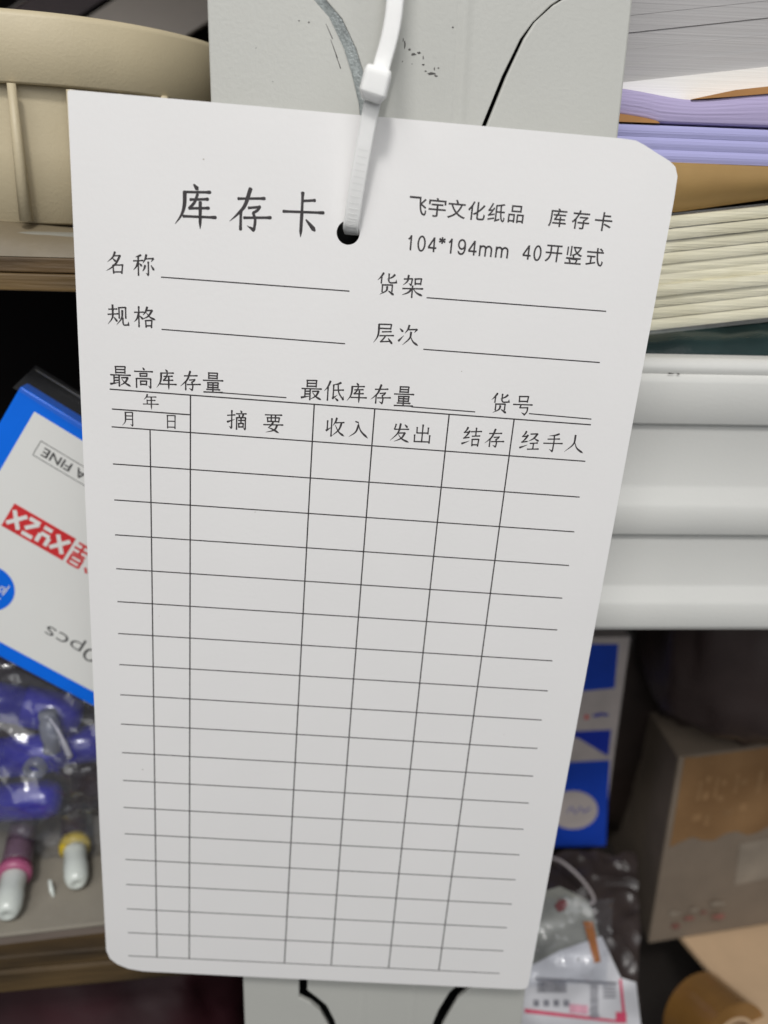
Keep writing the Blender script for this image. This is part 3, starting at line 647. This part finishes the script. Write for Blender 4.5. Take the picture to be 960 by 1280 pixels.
# grey film pack under the basket
gf = thing('plastic_film_pack', 'flat pack in grey translucent film between the beige basket and the board', 'pack', (-120, 60, -7))
def gff(u, v):
    x = -230+204*u; y = 29+70*v; e = min(1, v*12)
    return V((x, y-.6*math.sin(e*math.pi), -6.8+(6.5-.05*(x+70))*e**.75+.45*crumple(V((x, y, 0)), .05, 9)*e))
sheet(120, 40, gff).build('film_wrap', M['greyfilm'], gf, smooth=True)
MB().box((-228, 32, -6.8), (-28, 100, -1.9)).build('folded_sheet', mat('dull_sheet', (.20, .19, .155), .7, .15, 50), gf, bevel=1)
# basket
bk = thing('storage_basket', 'beige plastic storage basket with a deep rim and thin ribs at the upper left', 'basket', (-120, 80, 0))
foot = [(-240, 30.0), (-120, 30.0), (-85, 30.2), (-72, 30.9), (-62, 32.6), (-54, 35.3), (-46.5, 39.4), (-40, 44.6), (-34.5, 51), (-30.5, 58), (-28, 66), (-26.8, 76), (-26.5, 90), (-26.5, 150), (-30, 170), (-50, 180), (-120, 182), (-240, 182)]
fp = smooth_path([V((x, y, 0)) for x, y in foot], 5); fp2 = [V(p) for p in fp]
cen = V((-130, 105, 0))
def inset(p, d): 
    v = (cen-p); v.z = 0; v.x *= .6
    return p+v.normalized()*d
def wall(z_in, closed=True):
    """z_in: list of (z, inset)"""
    n_ = len(fp2); vs = []; fs = []
    for z, d in z_in: vs += [V((inset(p, d).x, inset(p, d).y, z)) for p in fp2]
    for j in range(len(z_in)-1):
        for i in range(n_-1): fs.append((j*n_+i, j*n_+i+1, (j+1)*n_+i+1, (j+1)*n_+i))
        fs.append((j*n_+n_-1, j*n_, (j+1)*n_, (j+1)*n_+n_-1))
    return MB().add(vs, fs)
wall([(26, 3.2), (25.7, .6), (26.2, 0), (37.4, -.6), (38.5, -.2), (38.8, .9), (38.5, 2.0), (26.2, 2.4)]).build('rim', M['beige'], bk, smooth=True)
wall([(26.4, 2.6), (14, 3.6), (-.1, 5.2), (-.7, 6.5), (.9, 6.9), (14, 5.2), (26.4, 4.2)]).build('body', M['beige'], bk, smooth=True)
fl_vs = [V((inset(p, 6.5).x, inset(p, 6.5).y, .2)) for p in fp2]
mesh('floor', fl_vs, [tuple(range(len(fl_vs)))], M['beige'], bk)
for pa, pb in (((14, 104), (33, 276)), ((88, 112), (101, 286)), ((-62, 100), (-38, 272)), ((150, 118), (160, 290)), ((205, 120), (212, 290))):
    ya = 31.2 if pa[0] < 60 else (33.5 if pa[0] < 120 else (40.5 if pa[0] < 180 else 46)); 
    a = at(pa[0], pa[1], ya); b = at(pb[0], pb[1], ya+2.0)
    tube([a, a.lerp(b, .5)+V((0, -.15, 0)), b], [.85, 1.1, 1.35], 12).build('rib', M['beige'], bk, smooth=True)
gl = MB()
# braces of the rack beyond
d1 = thing('steel_brace', 'wide grey diagonal steel strip in the dark above the basket', 'brace', at(200, 20, 200))
a, b = at(130, 62, 200), at(300, -48, 200); dn = V((.62, 0, .78))
dd = (b-a).normalized(); nn = V((-dd.z, 0, dd.x))
MB().obox(a-nn*10.5-dd*25, dd*((b-a).length+60), V((0, 3, 0)), nn*22).build('strip', mat('brace_grey', (.62, .57, .54), .6, .06, 40), d1)
d2 = thing('steel_brace', 'thin dark purple grey steel strip left of the wide grey one', 'brace', at(60, 10, 200))
a2 = at(60, 45, 205)
MB().obox(a2-dd*20, dd*120, V((0, 3, 0)), nn*13).build('strip', mat('brace_dark', (.10, .075, .085), .5, .1, 40), d2)
MB().obox(a2-dd*20+nn*13.2-V((0, 1, 0)), dd*120, V((0, 3, 0)), nn*.5).build('strip_edge', mat('brace_edge', (.35, .32, .32), .4), d2)

# ---- blue and white pen carton, leaning upside down
YB = 44.0
bx = thing('pen_carton', 'blue and white pen carton lying tilted and upside down at the left of the card', 'box', at(0, 850, YB+8))
P0 = at(43, 514.5, YB); e1 = (at(105.5, 552.5, YB)-P0).normalized(); e2 = V((e1.z, 0, -e1.x)); 
if e2.z > 0: e2 = -e2
def BXP(s, t, h=0.0): return P0+e1*s+e2*t+V((0, -1, 0))*h
def buv(px, py): p = at(px, py, YB)-P0; return (p.dot(e1), p.dot(e2))
pt = buv(0, 802)[1]*.5+buv(118, 865)[1]*.5; ob = buv(0, 821)[1]*.5+buv(118, 884)[1]*.5
Ltop = -max(3.5, -buv(60, 505)[1]); Llef = -5.5
def rect(s0, t0, s1, t1): return [(s0, t0), (s1, t0), (s1, t1), (s0, t1)]
prism([rect(Llef, Ltop, 120, ob)], lambda s, t: BXP(s, t, 0), lambda s, t: BXP(s, t, -5)).build('carton_body', M['blue'], bx, bevel=.5)
wpan = prism([rect(0, 0, 118, pt)], lambda s, t: BXP(s, t, .06), lambda s, t: BXP(s, t, -.02)).build('white_panel', M['white_print'], bx)
pb = MB()
def bline(pb, a, b, w_, h=.1, m=None):
    a = V((*a, 0)); b = V((*b, 0)); d = (b-a).normalized(); n_ = V((-d.y, d.x, 0))*w_/2
    pb.add([BXP((a+n_).x, (a+n_).y, h), BXP((b+n_).x, (b+n_).y, h), BXP((b-n_).x, (b-n_).y, h), BXP((a-n_).x, (a-n_).y, h)], [(0, 1, 2, 3)])
f0 = buv(52, 551.5); f1 = buv(40.5, 568)
ft, fb, fl = f0[1], f1[1], (f0[0]+f1[0])/2; fr_ = fl+33
for a, b in (((fl, ft), (fr_, ft)), ((fl, fb), (fr_, fb)), ((fl, ft), (fl, fb)), ((fr_, ft), (fr_, fb))): bline(pb, a, b, .18)
def flip(u, v, h): return BXP(-u, -v, h)     # lettering upside down
e_l = buv(51, 575)[0]
e0 = buv(56, 566); e9 = buv(87, 587)     # E outer and F outer of FINE
x_in = fl+1.5; hh = (fb-ft)*.56; mid = (ft+fb)/2
text_fit(pb, 'EXTRA FINE', -(x_in+20.6), -x_in, -(mid+hh/2), -(mid-hh/2), flip, .1, offset=.014)
pb.build('boxed_lettering', M['black_print'], wpan); pb = MB()
c0 = buv(61, 788)
sh = buv(60, 797); pp_ = buv(112, 818)
d0 = (buv(55, 790)[0]); dm = buv(118, 822)[0]
midp = (buv(62, 788)[1]+buv(113, 817)[1])/2
text_fit(pb, '0pcs', -(dm+.6), -d0, -(midp+2.4), -(midp-2.6), flip, .1, offset=-.008)
pb.build('count_lettering', M['black_print'], wpan)
# red banner with white stencilled marks
ra = buv(19, 628.4); rb = buv(2, 655.5); rc = buv(95.5, 674.5); rd = buv(77, 701)
rt, rbm, rl, rr = (ra[1]+rc[1])/2, (rb[1]+rd[1])/2, (ra[0]+rb[0])/2, (rc[0]+rd[0])/2
prism([rect(rl, rt, rr, rbm)], lambda s, t: BXP(s, t, .11), lambda s, t: BXP(s, t, .06)).build('red_banner', M['red'], wpan)
wm = MB(); RW = rr-rl; RH = rbm-rt
def R2(x, y): return (rl+RW*x, rt+RH*y)
for ch, segs in (('X', [((.05, .22), (.23, .82)), ((.25, .2), (.04, .8))]), ('Z', [((.29, .2), (.46, .2)), ((.45, .25), (.30, .62)), ((.29, .82), (.46, .82))]), ('N', [((.53, .22), (.66, .22)), ((.53, .85), (.53, .5)), ((.67, .85), (.67, .5)), ((.53, .47), (.67, .47))]), ('X', [((.75, .2), (.94, .8)), ((.95, .2), (.74, .8))])):
    for k_, (a, b) in enumerate(segs): bline(wm, R2(*a), R2(*b), 1.05, .15+.012*k_)
wm.build('white_mark', M['white_print'], wpan)
rm = MB(); g0 = rr+.7
def R3(x, y): return (g0+3.9*x, rt+RH*y)
for a, b in (((.1, .08), (.95, .08)), ((.0, .30), (.98, .30)), ((.05, .50), (.95, .50)), ((.5, .05), (.5, .55)), ((.12, .58), (.12, .98)), ((.88, .58), (.88, .98)), ((.12, .60), (.88, .60)), ((.12, .78), (.88, .78)), ((.12, .96), (.88, .96)), ((1.25, .8), (1.5, .98))): bline(rm, R3(*a), R3(*b), .62, .1+.004*len(rm.f))
rm.build('red_print', M['red'], wpan)
cc = buv(-14, 735); cr_ = buv(18.5, 735); rad = math.hypot(cr_[0]-cc[0], cr_[1]-cc[1])
prism([[(cc[0]+rad*math.cos(2*math.pi*k/36), cc[1]+rad*math.sin(2*math.pi*k/36)) for k in range(36)]], lambda s, t: BXP(s, t, .11), lambda s, t: BXP(s, t, .06)).build('blue_disc', M['blue'], wpan)
wp = MB()
for pts in (((-3, 740), (2, 733), (7, 735), (3, 740), (-3, 738)), ((3, 744), (8, 738), (12, 732)), ((-3, 749), (1, 748))):
    uv = [buv(*p) for p in pts]
    for a, b in zip(uv[:-1], uv[1:]): bline(wp, a, b, .28, .15)
wp.build('white_script', M['white_print'], wpan)
# loose clear wrap standing off the carton's top edge
def bw(u, v):
    s = Llef-1+100*u; tt = Ltop-3.6+4.4*v; p = BXP(s, tt, 1.0-3*v*0); return p+V((0, 10-10*v, 0))+V((0, -.6, 0))*crumple(p, .09, 4)
sheet(60, 8, bw).build('clear_wrap', M['film'], bx, smooth=True)
tube([BXP(Llef, Ltop-3.5, -6)+V((0, 0, 0)), BXP(20, Ltop-3.6, -6), BXP(60, Ltop-3.2, -6), BXP(100, Ltop-3.4, -6)], .22, 6).build('wrap_seam', M['film_hazy'], bx)

# ---- tray, markers in a bag
ZTR = at(0, 1167, 26).z
tr = thing('cardboard_lid', 'flat grey cardboard lid on the lower left board under the bag of markers', 'cardboard', (-90, 60, ZL))
yt = lambda x: 26+.13*(x+88)
def lslab(y0, y1, z0, z1): return MB().hexa([(-170, yt(-170)+y0, z0), (-25.5, yt(-25.5)+y0, z0), (-25.5, yt(-25.5)+y1, z0), (-170, yt(-170)+y1, z0), (-170, yt(-170)+y0, z1), (-25.5, yt(-25.5)+y0, z1), (-25.5, yt(-25.5)+y1, z1), (-170, yt(-170)+y1, z1)])
lslab(0, 104, ZTR-1.2, ZTR).build('lid_top', M['graycard'], tr, bevel=.3)
lslab(.6, 1.8, ZL+.1, ZTR-1.25).build('lid_side', M['graycard_e'], tr)
lslab(102, 103.2, ZL+.1, ZTR-1.25).build('lid_side', M['graycard_e'], tr)
def marker(c, ax, L_, r, m, label, capm=None, ring_m=None, tip=False, name='marker_pen', grp='blue markers in the clear bag'):
    ax = V(ax).normalized(); base = V(c)-ax*L_/2; th = thing(name, label, 'marker', base, grp)
    lathe(base, ax, [(0, .1), (0, r*.7), (.6, r*.95), (2, r), (L_*.62, r)]).build('barrel', m, th, smooth=True, bevel=0)
    lathe(base, ax, [(L_*.62+.1, r*1.0), (L_*.62+.3, r*1.08), (L_*.92, r*1.02), (L_-1, r*.8), (L_, r*.35), (L_+.05, .05)]).build('cap', capm or m, th, smooth=True)
    if ring_m: lathe(base, ax, [(L_*.60, r*1.0), (L_*.60, r*1.16), (L_*.66, r*1.18), (L_*.66, r*1.0)]).build('collar', ring_m, th, smooth=True)
    return th
mk = [((5, 878), 58, (1, .1, -.28), 'uppermost blue marker in the bag, just below the pen carton'), ((-12, 948), 56, (1, .1, .05), 'middle blue marker at the left edge in the bag'),
      ((-15, 1003), 58, (1, -.05, .10), 'lowest blue marker at the left edge in the bag'), ((150, 925), 62, (1, .1, .05), 'blue marker half hidden behind the left edge of the card'), ((25, 910), 72, (1, .2, -.1), 'blue marker lying deeper in the bag behind the clear tube')]
for (p, Y, ax, lab) in mk: marker(at(*p, Y), ax, 44 if p[0] < 100 else 34, 5.6, M['marker'], lab)
# body of dark wares filling the bag beneath
bag = thing('clear_bag', 'crumpled clear plastic bag of blue markers on the grey cardboard lid', 'bag', (-80, 70, ZTR))
lump('dark_filling', (-190, 62, ZTR+.3), (-28, 120, -126), M['maroon'], bag, 7, 3, n=22)
tb = at(61, 905, 50); lathe(tb+V((0, 0, 4)), (.05, -.1, -1), [(0, .1), (0, 2.3), (1, 2.6), (3, 2.3), (3.5, 2.7), (8, 2.7), (8.5, 2.3), (12, 2.5), (12.2, 1.7)]).build('clear_tube', M['clearplastic'], bag, smooth=True)
tb = at(42, 965, 49); lathe(tb+V((0, 6, 0)), (-.1, -1, -.1), [(0, .1), (0, 3.2), (5, 3.2), (5.2, 2.2), (5.0, 1.7), (2, 1.6), (2, .1)]).build('clear_ring', M['clearplastic'], bag, smooth=True)
def bagf(u, v):
    x = -150+118*u; z0 = -104; z = z0+(ZTR+1-z0)*v
    y = 47-2*math.sin(v*3.1)+9*max(0, v-.6)*2.0+7*max(0, 1-v*4.5)
    p = V((x, 0, z)); return V((x, y-4.2*crumple(p, .05, 11)-1.6*crumple(p, .13, 13)+1.5, z+ .15*(x+90)*.3*(1 if v > .5 else .4)))
sheet(150, 110, bagf).build('film', film_mat('bag_film', (.93, .94, .97), .13, .085, (.55, .57, .62), .5, 90), bag, smooth=True)
# white crease
tube(smooth_path([at(62, 898, 42), at(72, 912, 41.5), at(80, 928, 41), at(88, 946, 41)], 4), [.3]*4+[.5]*4+[.75]*4+[.9], 8).build('bag_fold', mat('milky_fold', (.42, .42, .48), .35, .1, 60), bag, smooth=True)
wp_ = thing('correction_pen', 'white capped pen with a yellow collar lying on the grey lid', 'pen', at(92, 1115, 60), None)
def pen(th, tip, tail, r, m1, m2):
    tip = V(tip); tail = V(tail); ax = (tip-tail).normalized(); L_ = (tip-tail).length
    lathe(tail, ax, [(0, .1), (0, r*1.15), (L_*.55, r*1.2), (L_*.58, r*1.25)]).build('barrel', m1, th, smooth=True)
    lathe(tail, ax, [(L_*.585, r*.9), (L_*.585, r*1.34), (L_*.66, r*1.36), (L_*.67, r*.9)]).build('collar', m2, th, smooth=True)
    lathe(tail, ax, [(L_*.67, r*1.0), (L_*.68, r*1.04), (L_*.80, r*.98), (L_*.82, r*1.06), (L_*.93, r*1.02), (L_*.985, r*.78), (L_, r*.45), (L_-.5, r*.3), (L_-.5, .05)]).build('cap', M['capwhite'], th, smooth=True)
pen(wp_, atz(96, 1106, ZTR+3.9), atz(90, 985, ZTR+9.5), 3.3, M['maroon'], M['yellow'])
wp2 = thing('correction_pen', 'white capped pen with a magenta collar at the left edge of the lid', 'pen', at(10, 1150, 60), None)
pen(wp2, atz(8, 1145, ZTR+3.9), atz(34, 1010, ZTR+9.5), 3.5, mat('smoky_barrel', (.15, .095, .125), .3, .1, 60, coat=.3), M['pink'])
sp = atz(62, 1100, ZTR+3.5); o = tube([sp, sp+V((.8, -1.5, -2.5)), sp+V((1.6, -2.6, -3.6))], [.5, .7, .4], 8).build('plastic_scrap', M['capwhite'], None, smooth=True); tag(o, 'tiny white plastic scrap left of the yellow collared pen', 'scrap')
# maroon bag below the lower board
mbag = lump('filled_bag', (-210, 34, -330), (-26.5, 150, -207), M['maroon'], None, 8, 5, n=34); tag(mbag, 'dark maroon plastic bag under the lower left board', 'bag')

# ================================================================ RIGHT BAY BELOW THE BEAM
cl_x = at(829, 1060, 88).x; cl_z = at(836, 948, 88).z; YC0 = 88
# tall blue box
YR = 108
tb_ = thing('printed_box', 'blue and white printed box standing in the shade right behind the card', 'box', at(720, 1060, YR))
def rp(px, py): p = at(px, py, YR); return (p.x, p.z)
bmr = [rp(640, 797), rp(781, 797), rp(759, 1058), rp(600, 1058)]
x1 = bmr[1][0]*.5+bmr[2][0]*.5; zt = bmr[0][1]; zb = bmr[2][1]
prY = lambda loops, h0, h1: prism(loops, lambda x, z: V((x, YR-h0, z)), lambda x, z: V((x, YR-h1, z)))
prY([[(x1-62, zb), (x1, zb), (x1, zt), (x1-62, zt)]], 0, -30).build('box_body', M['greyw'], tb_, bevel=.4)
def rpoly(name, pts, m, h): return prY([[rp(*p) for p in pts]], h, h-.1).build(name, m, tb_)
rpoly('blue_panel', [(640, 805), (773, 805), (768, 860), (640, 872)], M['bluep'], .14)
rpoly('navy_panel', [(640, 918), (764, 912), (760, 945), (722, 922), (640, 922)], M['navy'], .14)
rpoly('blue_panel', [(600, 958), (762, 950), (757, 1057), (600, 1060)], M['bluep'], .14)
ov = [(716+31*math.cos(2*math.pi*k/28), 1012+24*math.sin(2*math.pi*k/28)) for k in range(28)]
rpoly('white_oval', ov, M['greyw'], .22)
sq = MB()
for (a, b) in (((708, 1016), (714, 1008)), ((714, 1008), (719, 1016)), ((719, 1016), (725, 1008)), ((725, 1008), (729, 1015)), ((729, 1015), (738, 1009))):
    p, q_ = rp(*a), rp(*b); sq.add([V((p[0], YR-.3, p[1]-.35)), V((q_[0], YR-.3, q_[1]-.35)), V((q_[0], YR-.3, q_[1]+.35)), V((p[0], YR-.3, p[1]+.35))], [(0, 1, 2, 3)])
sq.build('oval_script', M['navy'], tb_); sq = MB()
for (px, py, r_) in ((745, 894, 1.3), (751, 892, 1.2), (757, 893, 1.0)):
    p = rp(px, py); sq.add([V((p[0]-r_, YR-.3, p[1]-.5)), V((p[0]+r_, YR-.3, p[1]-.5)), V((p[0]+r_, YR-.3, p[1]+.5)), V((p[0]-r_, YR-.3, p[1]+.5))], [(0, 1, 2, 3)])
sq.build('small_print', M['navy'], tb_)
p = rp(733, 896); prY([blob(p, 1.2, 1.2, 4)], .25, .15).build('red_mark', M['red'], tb_)
bt = lump('dark_bag', (cl_x-9, YC0-8, cl_z+.5), (cl_x+150, 185, -84), mat('dim_brown_film', (.040, .027, .025), .42, .4, 30, bump=.8, bscale=50), None, 11, 31, n=34, s=.045, power=4.5); tag(bt, 'rounded black bag sitting on top of the taped carton', 'bag')
# black bags behind and under
bb = lump('dark_bag', (52, 118, -250), (215, 235, -92), M['blackbag'], None, 9, 8, n=30, s=.025); tag(bb, 'large dark bag slumped behind the carton in the lower right bay', 'bag')
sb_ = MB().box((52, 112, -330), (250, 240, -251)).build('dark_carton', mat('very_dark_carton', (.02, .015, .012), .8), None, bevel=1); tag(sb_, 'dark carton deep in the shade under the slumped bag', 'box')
b2 = lump('dark_bag', (51, 58, -330), (112, 108, -262), M['blackbag'], None, 7, 12, n=26, s=.05); tag(b2, 'glossy dark brown bag at the bottom, between the shipping label and the tan flap', 'bag')
b3 = thing('dark_film_bag', 'crumpled translucent dark film with pale creases below the blue printed box', 'film bag', (85, 80, -262))
def b3f(u, v):
    a0, a1 = at(655, 1062, 104), at(790, 1062, 104); c0_, c1_ = at(672, 1262, 46), at(800, 1285, 50)
    p = (a0.lerp(a1, u)).lerp(c0_.lerp(c1_, u), v)
    return p+V((0, -6*crumple(p, .04, 15), 3*crumple(p, .05, 16)))
sheet(90, 90, b3f).build('film', mat('dark_film', (.045, .034, .032), .28, .4, 40, bump=.6, bscale=60), b3, smooth=True)
tube(smooth_path([at(676, 1070, 92), at(700, 1076, 86), at(726, 1098, 80), at(742, 1122, 74), at(735, 1130, 72), at(712, 1116, 74), at(694, 1120, 76)], 5), .55, 8).build('pale_crease', mat('crease', (.42, .38, .38), .4), b3, smooth=True)
# grey-brown carton with brown tape
YC = 88
ct = thing('taped_carton', 'grey brown carton with wide brown tape along its top in the lower right bay', 'box', at(960, 1190, YC))
ca, cbp, cc_, cdp = at(836, 948, YC), at(1060, 918, YC+4), at(1075, 1165, YC+4), at(822, 1180, YC)
cl = (ca.x+cdp.x)/2
exx = V((at(1060, 900, YC).x-cl, 6, (at(960, 935, YC).z-ca.z)*1.0))
ez_ = V((0, 0, cdp.z-ca.z)); o0 = V((cl, YC, ca.z))
MB().obox(o0, exx, V((0, 75, 0)), ez_).build('carton_body', M['carton'], ct, bevel=.8)
def CTP(u, v, h): return o0+exx*u+ez_*v+V((0, -h, 0))
tpo = [(.03+random.uniform(0, .01), .0)]+[(.03+.9*k/10, .005) for k in range(1, 11)]+[(.95, .44)]+[(.93-.9*k/12, .44+.02*math.sin(k*1.7)) for k in range(1, 12)]+[(.035, .46)]
prism([tpo], lambda u, v: CTP(u, v, .25), lambda u, v: CTP(u, v, .05)).build('brown_tape', M['tape'], ct)
lt = MB()
for (u, v, du, dv) in ((.16, .13, .02, .10), (.20, .11, .03, .03), (.20, .19, .035, .04), (.27, .12, .018, .11), (.31, .14, .03, .03), (.30, .22, .04, .03), (.15, .30, .06, .035), (.24, .31, .03, .06), (.40, .12, .02, .10), (.44, .15, .04, .03), (.36, .30, .06, .03), (.46, .28, .05, .04), (.55, .12, .03, .12)):
    lt.add([CTP(u, v, .3), CTP(u+du, v, .3), CTP(u+du, v+dv, .3), CTP(u, v+dv, .3)], [(0, 1, 2, 3)])
lt.build('tape_print', mat('tape_lettering', (.24, .14, .065), .4, .2, 100), ct)
rd_ = MB()
for i, (px, py, rx, rz, ) in enumerate([(862, 1148, 2.6, 1.2), (898, 1146, 3.4, 1.6), (845, 1158, 2.0, 1.4), (880, 1140, 1.5, .9)]):
    p = at(px, py, YC-.4); bb_ = prism([blob((p.x, p.z), rx, rz, i+90)], lambda x, z: V((x, YC-.5, z)), lambda x, z: V((x, YC-.4, z))); rd_.add(bb_.v, bb_.f)
rd_.build('red_print', mat('faded_red', (.22, .085, .07), .7, .3, 200), ct)
whs = MB()
for i, (px, py, rx, rz) in enumerate([(842, 1142, 3.0, 1.6), (868, 1137, 2.4, 1.2), (898, 1130, 3.6, 1.2), ]):
    p = at(px, py, YC-.1); bb_ = prism([blob((p.x, p.z), rx, rz, i+70)], lambda x, z: V((x, YC-.25, z)), lambda x, z: V((x, YC-.15, z))); whs.add(bb_.v, bb_.f)
whs.add([CTP(.52, .50, .2), CTP(.80, .49, .2), CTP(.80, .72, .2), CTP(.54, .73, .2)], [(0, 1, 2, 3)])
whs.build('worn_patch', mat('worn_paper', (.25, .21, .165), .8, .2, 60), ct)
# open carton with tan flap in the corner
oc = thing('open_carton', 'open tan cardboard carton with one flap spread out in the lower right corner', 'box', (150, 60, -330))
ZF = -256
fpz = [atz(848, 1166, ZF), atz(1010, 1120, ZF), atz(1200, 1290, ZF), atz(965, 1305, ZF)]
cen_ = sum(fpz, V())/4
MB().hexa([q-V((0, 0, 2.6)) for q in fpz]+list(fpz)).build('flap', M['tan'], oc, bevel=.4)
box_c = [V((c.x*.9+cen_.x*.1+18, c.y*.9+cen_.y*.1, 0)) for c in fpz]
MB().hexa([V((q.x, q.y, -329.8)) for q in box_c]+[V((q.x, q.y, ZF-11)) for q in box_c]).build('carton_body', M['tan'], oc, bevel=.6)
# tape roll under the flap edge
ro = thing('tape_roll', 'shiny brown tape roll between the dark bag and the tan flap', 'tape roll', (0, 0, 0))
rc_ = at(893, 1285, 58); ro.location = V((rc_.x, rc_.y, rc_.z-15))*MM; ORG[ro.name] = V((rc_.x, rc_.y, rc_.z-15))
ax = V((.35, -1, .25)).normalized(); a_ = ax.orthogonal().normalized(); b_2 = ax.cross(a_)
def rring(i):
    t_ = 2*math.pi*i/40; d_ = a_*math.cos(t_)+b_2*math.sin(t_)
    return [rc_+d_*r+ax*h for r, h in ((15, -9), (15, 9), (10, 9), (10, -9))]
loft(list(range(41)), rring, True, False).build('wound_tape', M['roll'], ro, smooth=False, bevel=0)
def rring2(i):
    t_ = 2*math.pi*i/40; d_ = a_*math.cos(t_)+b_2*math.sin(t_)
    return [rc_+d_*r+ax*h for r, h in ((9.9, -8.5), (9.9, 9.2), (8.8, 9.2), (8.8, -8.5))]
loft(list(range(41)), rring2, True, False).build('card_core', M['tan'], ro)

# ---- parcel bag with shipping label beside the column foot
pg = thing('parcel_bag', 'clear parcel bag with a white label edged in pink next to the column foot', 'parcel', (75, 45, -262))
def lp_(px, py, h=0.0):
    Y = 34+(1280-py)*.045+2.2*noise.noise(V((px*.022, py*.022, 3.3)))+1.1*noise.noise(V((px*.05, py*.05, 8.3)))*max(0, min(1, (1262-py)/60))
    return at(px, py, Y-h)
def lab(name, pts, m, h):
    vs_, fs_ = fill([pts]); bm = bmesh.new(); bv = [bm.verts.new((x, y, 0)) for x, y in vs_]
    for f in fs_: bm.faces.new([bv[i] for i in f])
    for _ in range(6):
        es = [e for e in bm.edges if e.calc_length() > 7]
        if not es: break
        bmesh.ops.subdivide_edges(bm, edges=es, cuts=1, use_grid_fill=True)
        bmesh.ops.triangulate(bm, faces=bm.faces)
    bm.verts.index_update(); vv = [(v.co.x, v.co.y) for v in bm.verts]; ff_ = [[v.index for v in f.verts] for f in bm.faces]; bm.free()
    return mesh(name, [lp_(x, y, h) for x, y in vv], ff_, m, pg, smooth=True)
def grid_patch(name, tl_, tr2, br2, bl2, m, h, n_=24, amp=1.0):
    def f(u, v):
        x = (tl_[0]*(1-u)+tr2[0]*u)*(1-v)+(bl2[0]*(1-u)+br2[0]*u)*v; y = (tl_[1]*(1-u)+tr2[1]*u)*(1-v)+(bl2[1]*(1-u)+br2[1]*u)*v
        return lp_(x, y, h)
    return sheet(n_, n_, f).build(name, m, pg, smooth=True)
lump('parcel_body', (51.5, 46, -330), (82, 80, -214), M['blackbag'], pg, 4, 21, n=20)
# sheet back (white bag), drawn as curved patches standing proud of each other
lab('white_film', [(640, 1210), (668, 1205), (700, 1188), (752, 1170), (776, 1222), (795, 1228), (802, 1290), (806, 1330), (640, 1330)], M['label'], 0)
lab('printed_film', [(660, 1120), (700, 1108), (735, 1125), (744, 1150), (752, 1182), (720, 1200), (690, 1206), (655, 1214)], M['label_g'], -.5)
lab('grey_print', [(668, 1222), (772, 1228), (771, 1231), (668, 1225)], M['greyprint'], .3)
bars = MB(); rnd = random.Random(3)
def bar(x0, y0, x1, y1): bars.add([lp_(x0, y0, .35), lp_(x1, y0, .35), lp_(x1, y1, .35), lp_(x0, y1, .35)], [(0, 1, 2, 3)])
x = 672
while x < 708: w_ = rnd.choice((.8, 1.2, 1.8)); bar(x, 1227, x+w_, 1241); x += w_+rnd.choice((.8, 1.2))
y = 1228
while y < 1272: w_ = rnd.choice((1., 1.6, 2.2)); bar(738, y, 748, y+w_); y += w_+rnd.choice((1., 1.5))
for k in range(4): bar(667+k*12.5, 1250, 674+k*12.5, 1258)
for k in range(5): bar(754, 1229+k*4.2, 770, 1230.8+k*4.2)
bar(737, 1262, 746, 1264); bar(737, 1269, 750, 1271); bar(721, 1197, 725, 1201)
bars.build('black_print', M['greyprint'], pg)
lab('pink_line', [(656, 1261), (778, 1276), (778, 1279), (656, 1266)], M['pinkline'], .3)
lab('pink_line', [(774, 1224), (777, 1224), (783, 1278), (779, 1278)], M['pinkline'], .3)
lab('pink_block', [(770, 1265), (783, 1266), (783, 1279), (770, 1278)], M['pinkline'], .4)
lab('pale_pink_block', [(712, 1255), (735, 1257), (735, 1268), (712, 1266)], M['palepink'], .3)
lab('orange_stripe', [(729, 1152), (741, 1152), (751, 1202), (743, 1204)], M['orange'], .3)
lab('red_mark', [(693, 1132), (699, 1125), (706, 1124), (710, 1130), (705, 1138), (698, 1140)], mat('dull_red', (.18, .03, .03), .5), .2)
def ff(u, v):
    x = 652+115*u-10*v; y_ = 1120+110*v; p = lp_(x, y_, 1.0); return p+V((0, -1.6, 0))*crumple(p, .13, 19)
sheet(50, 50, ff).build('clear_film', M['film'], pg, smooth=True)
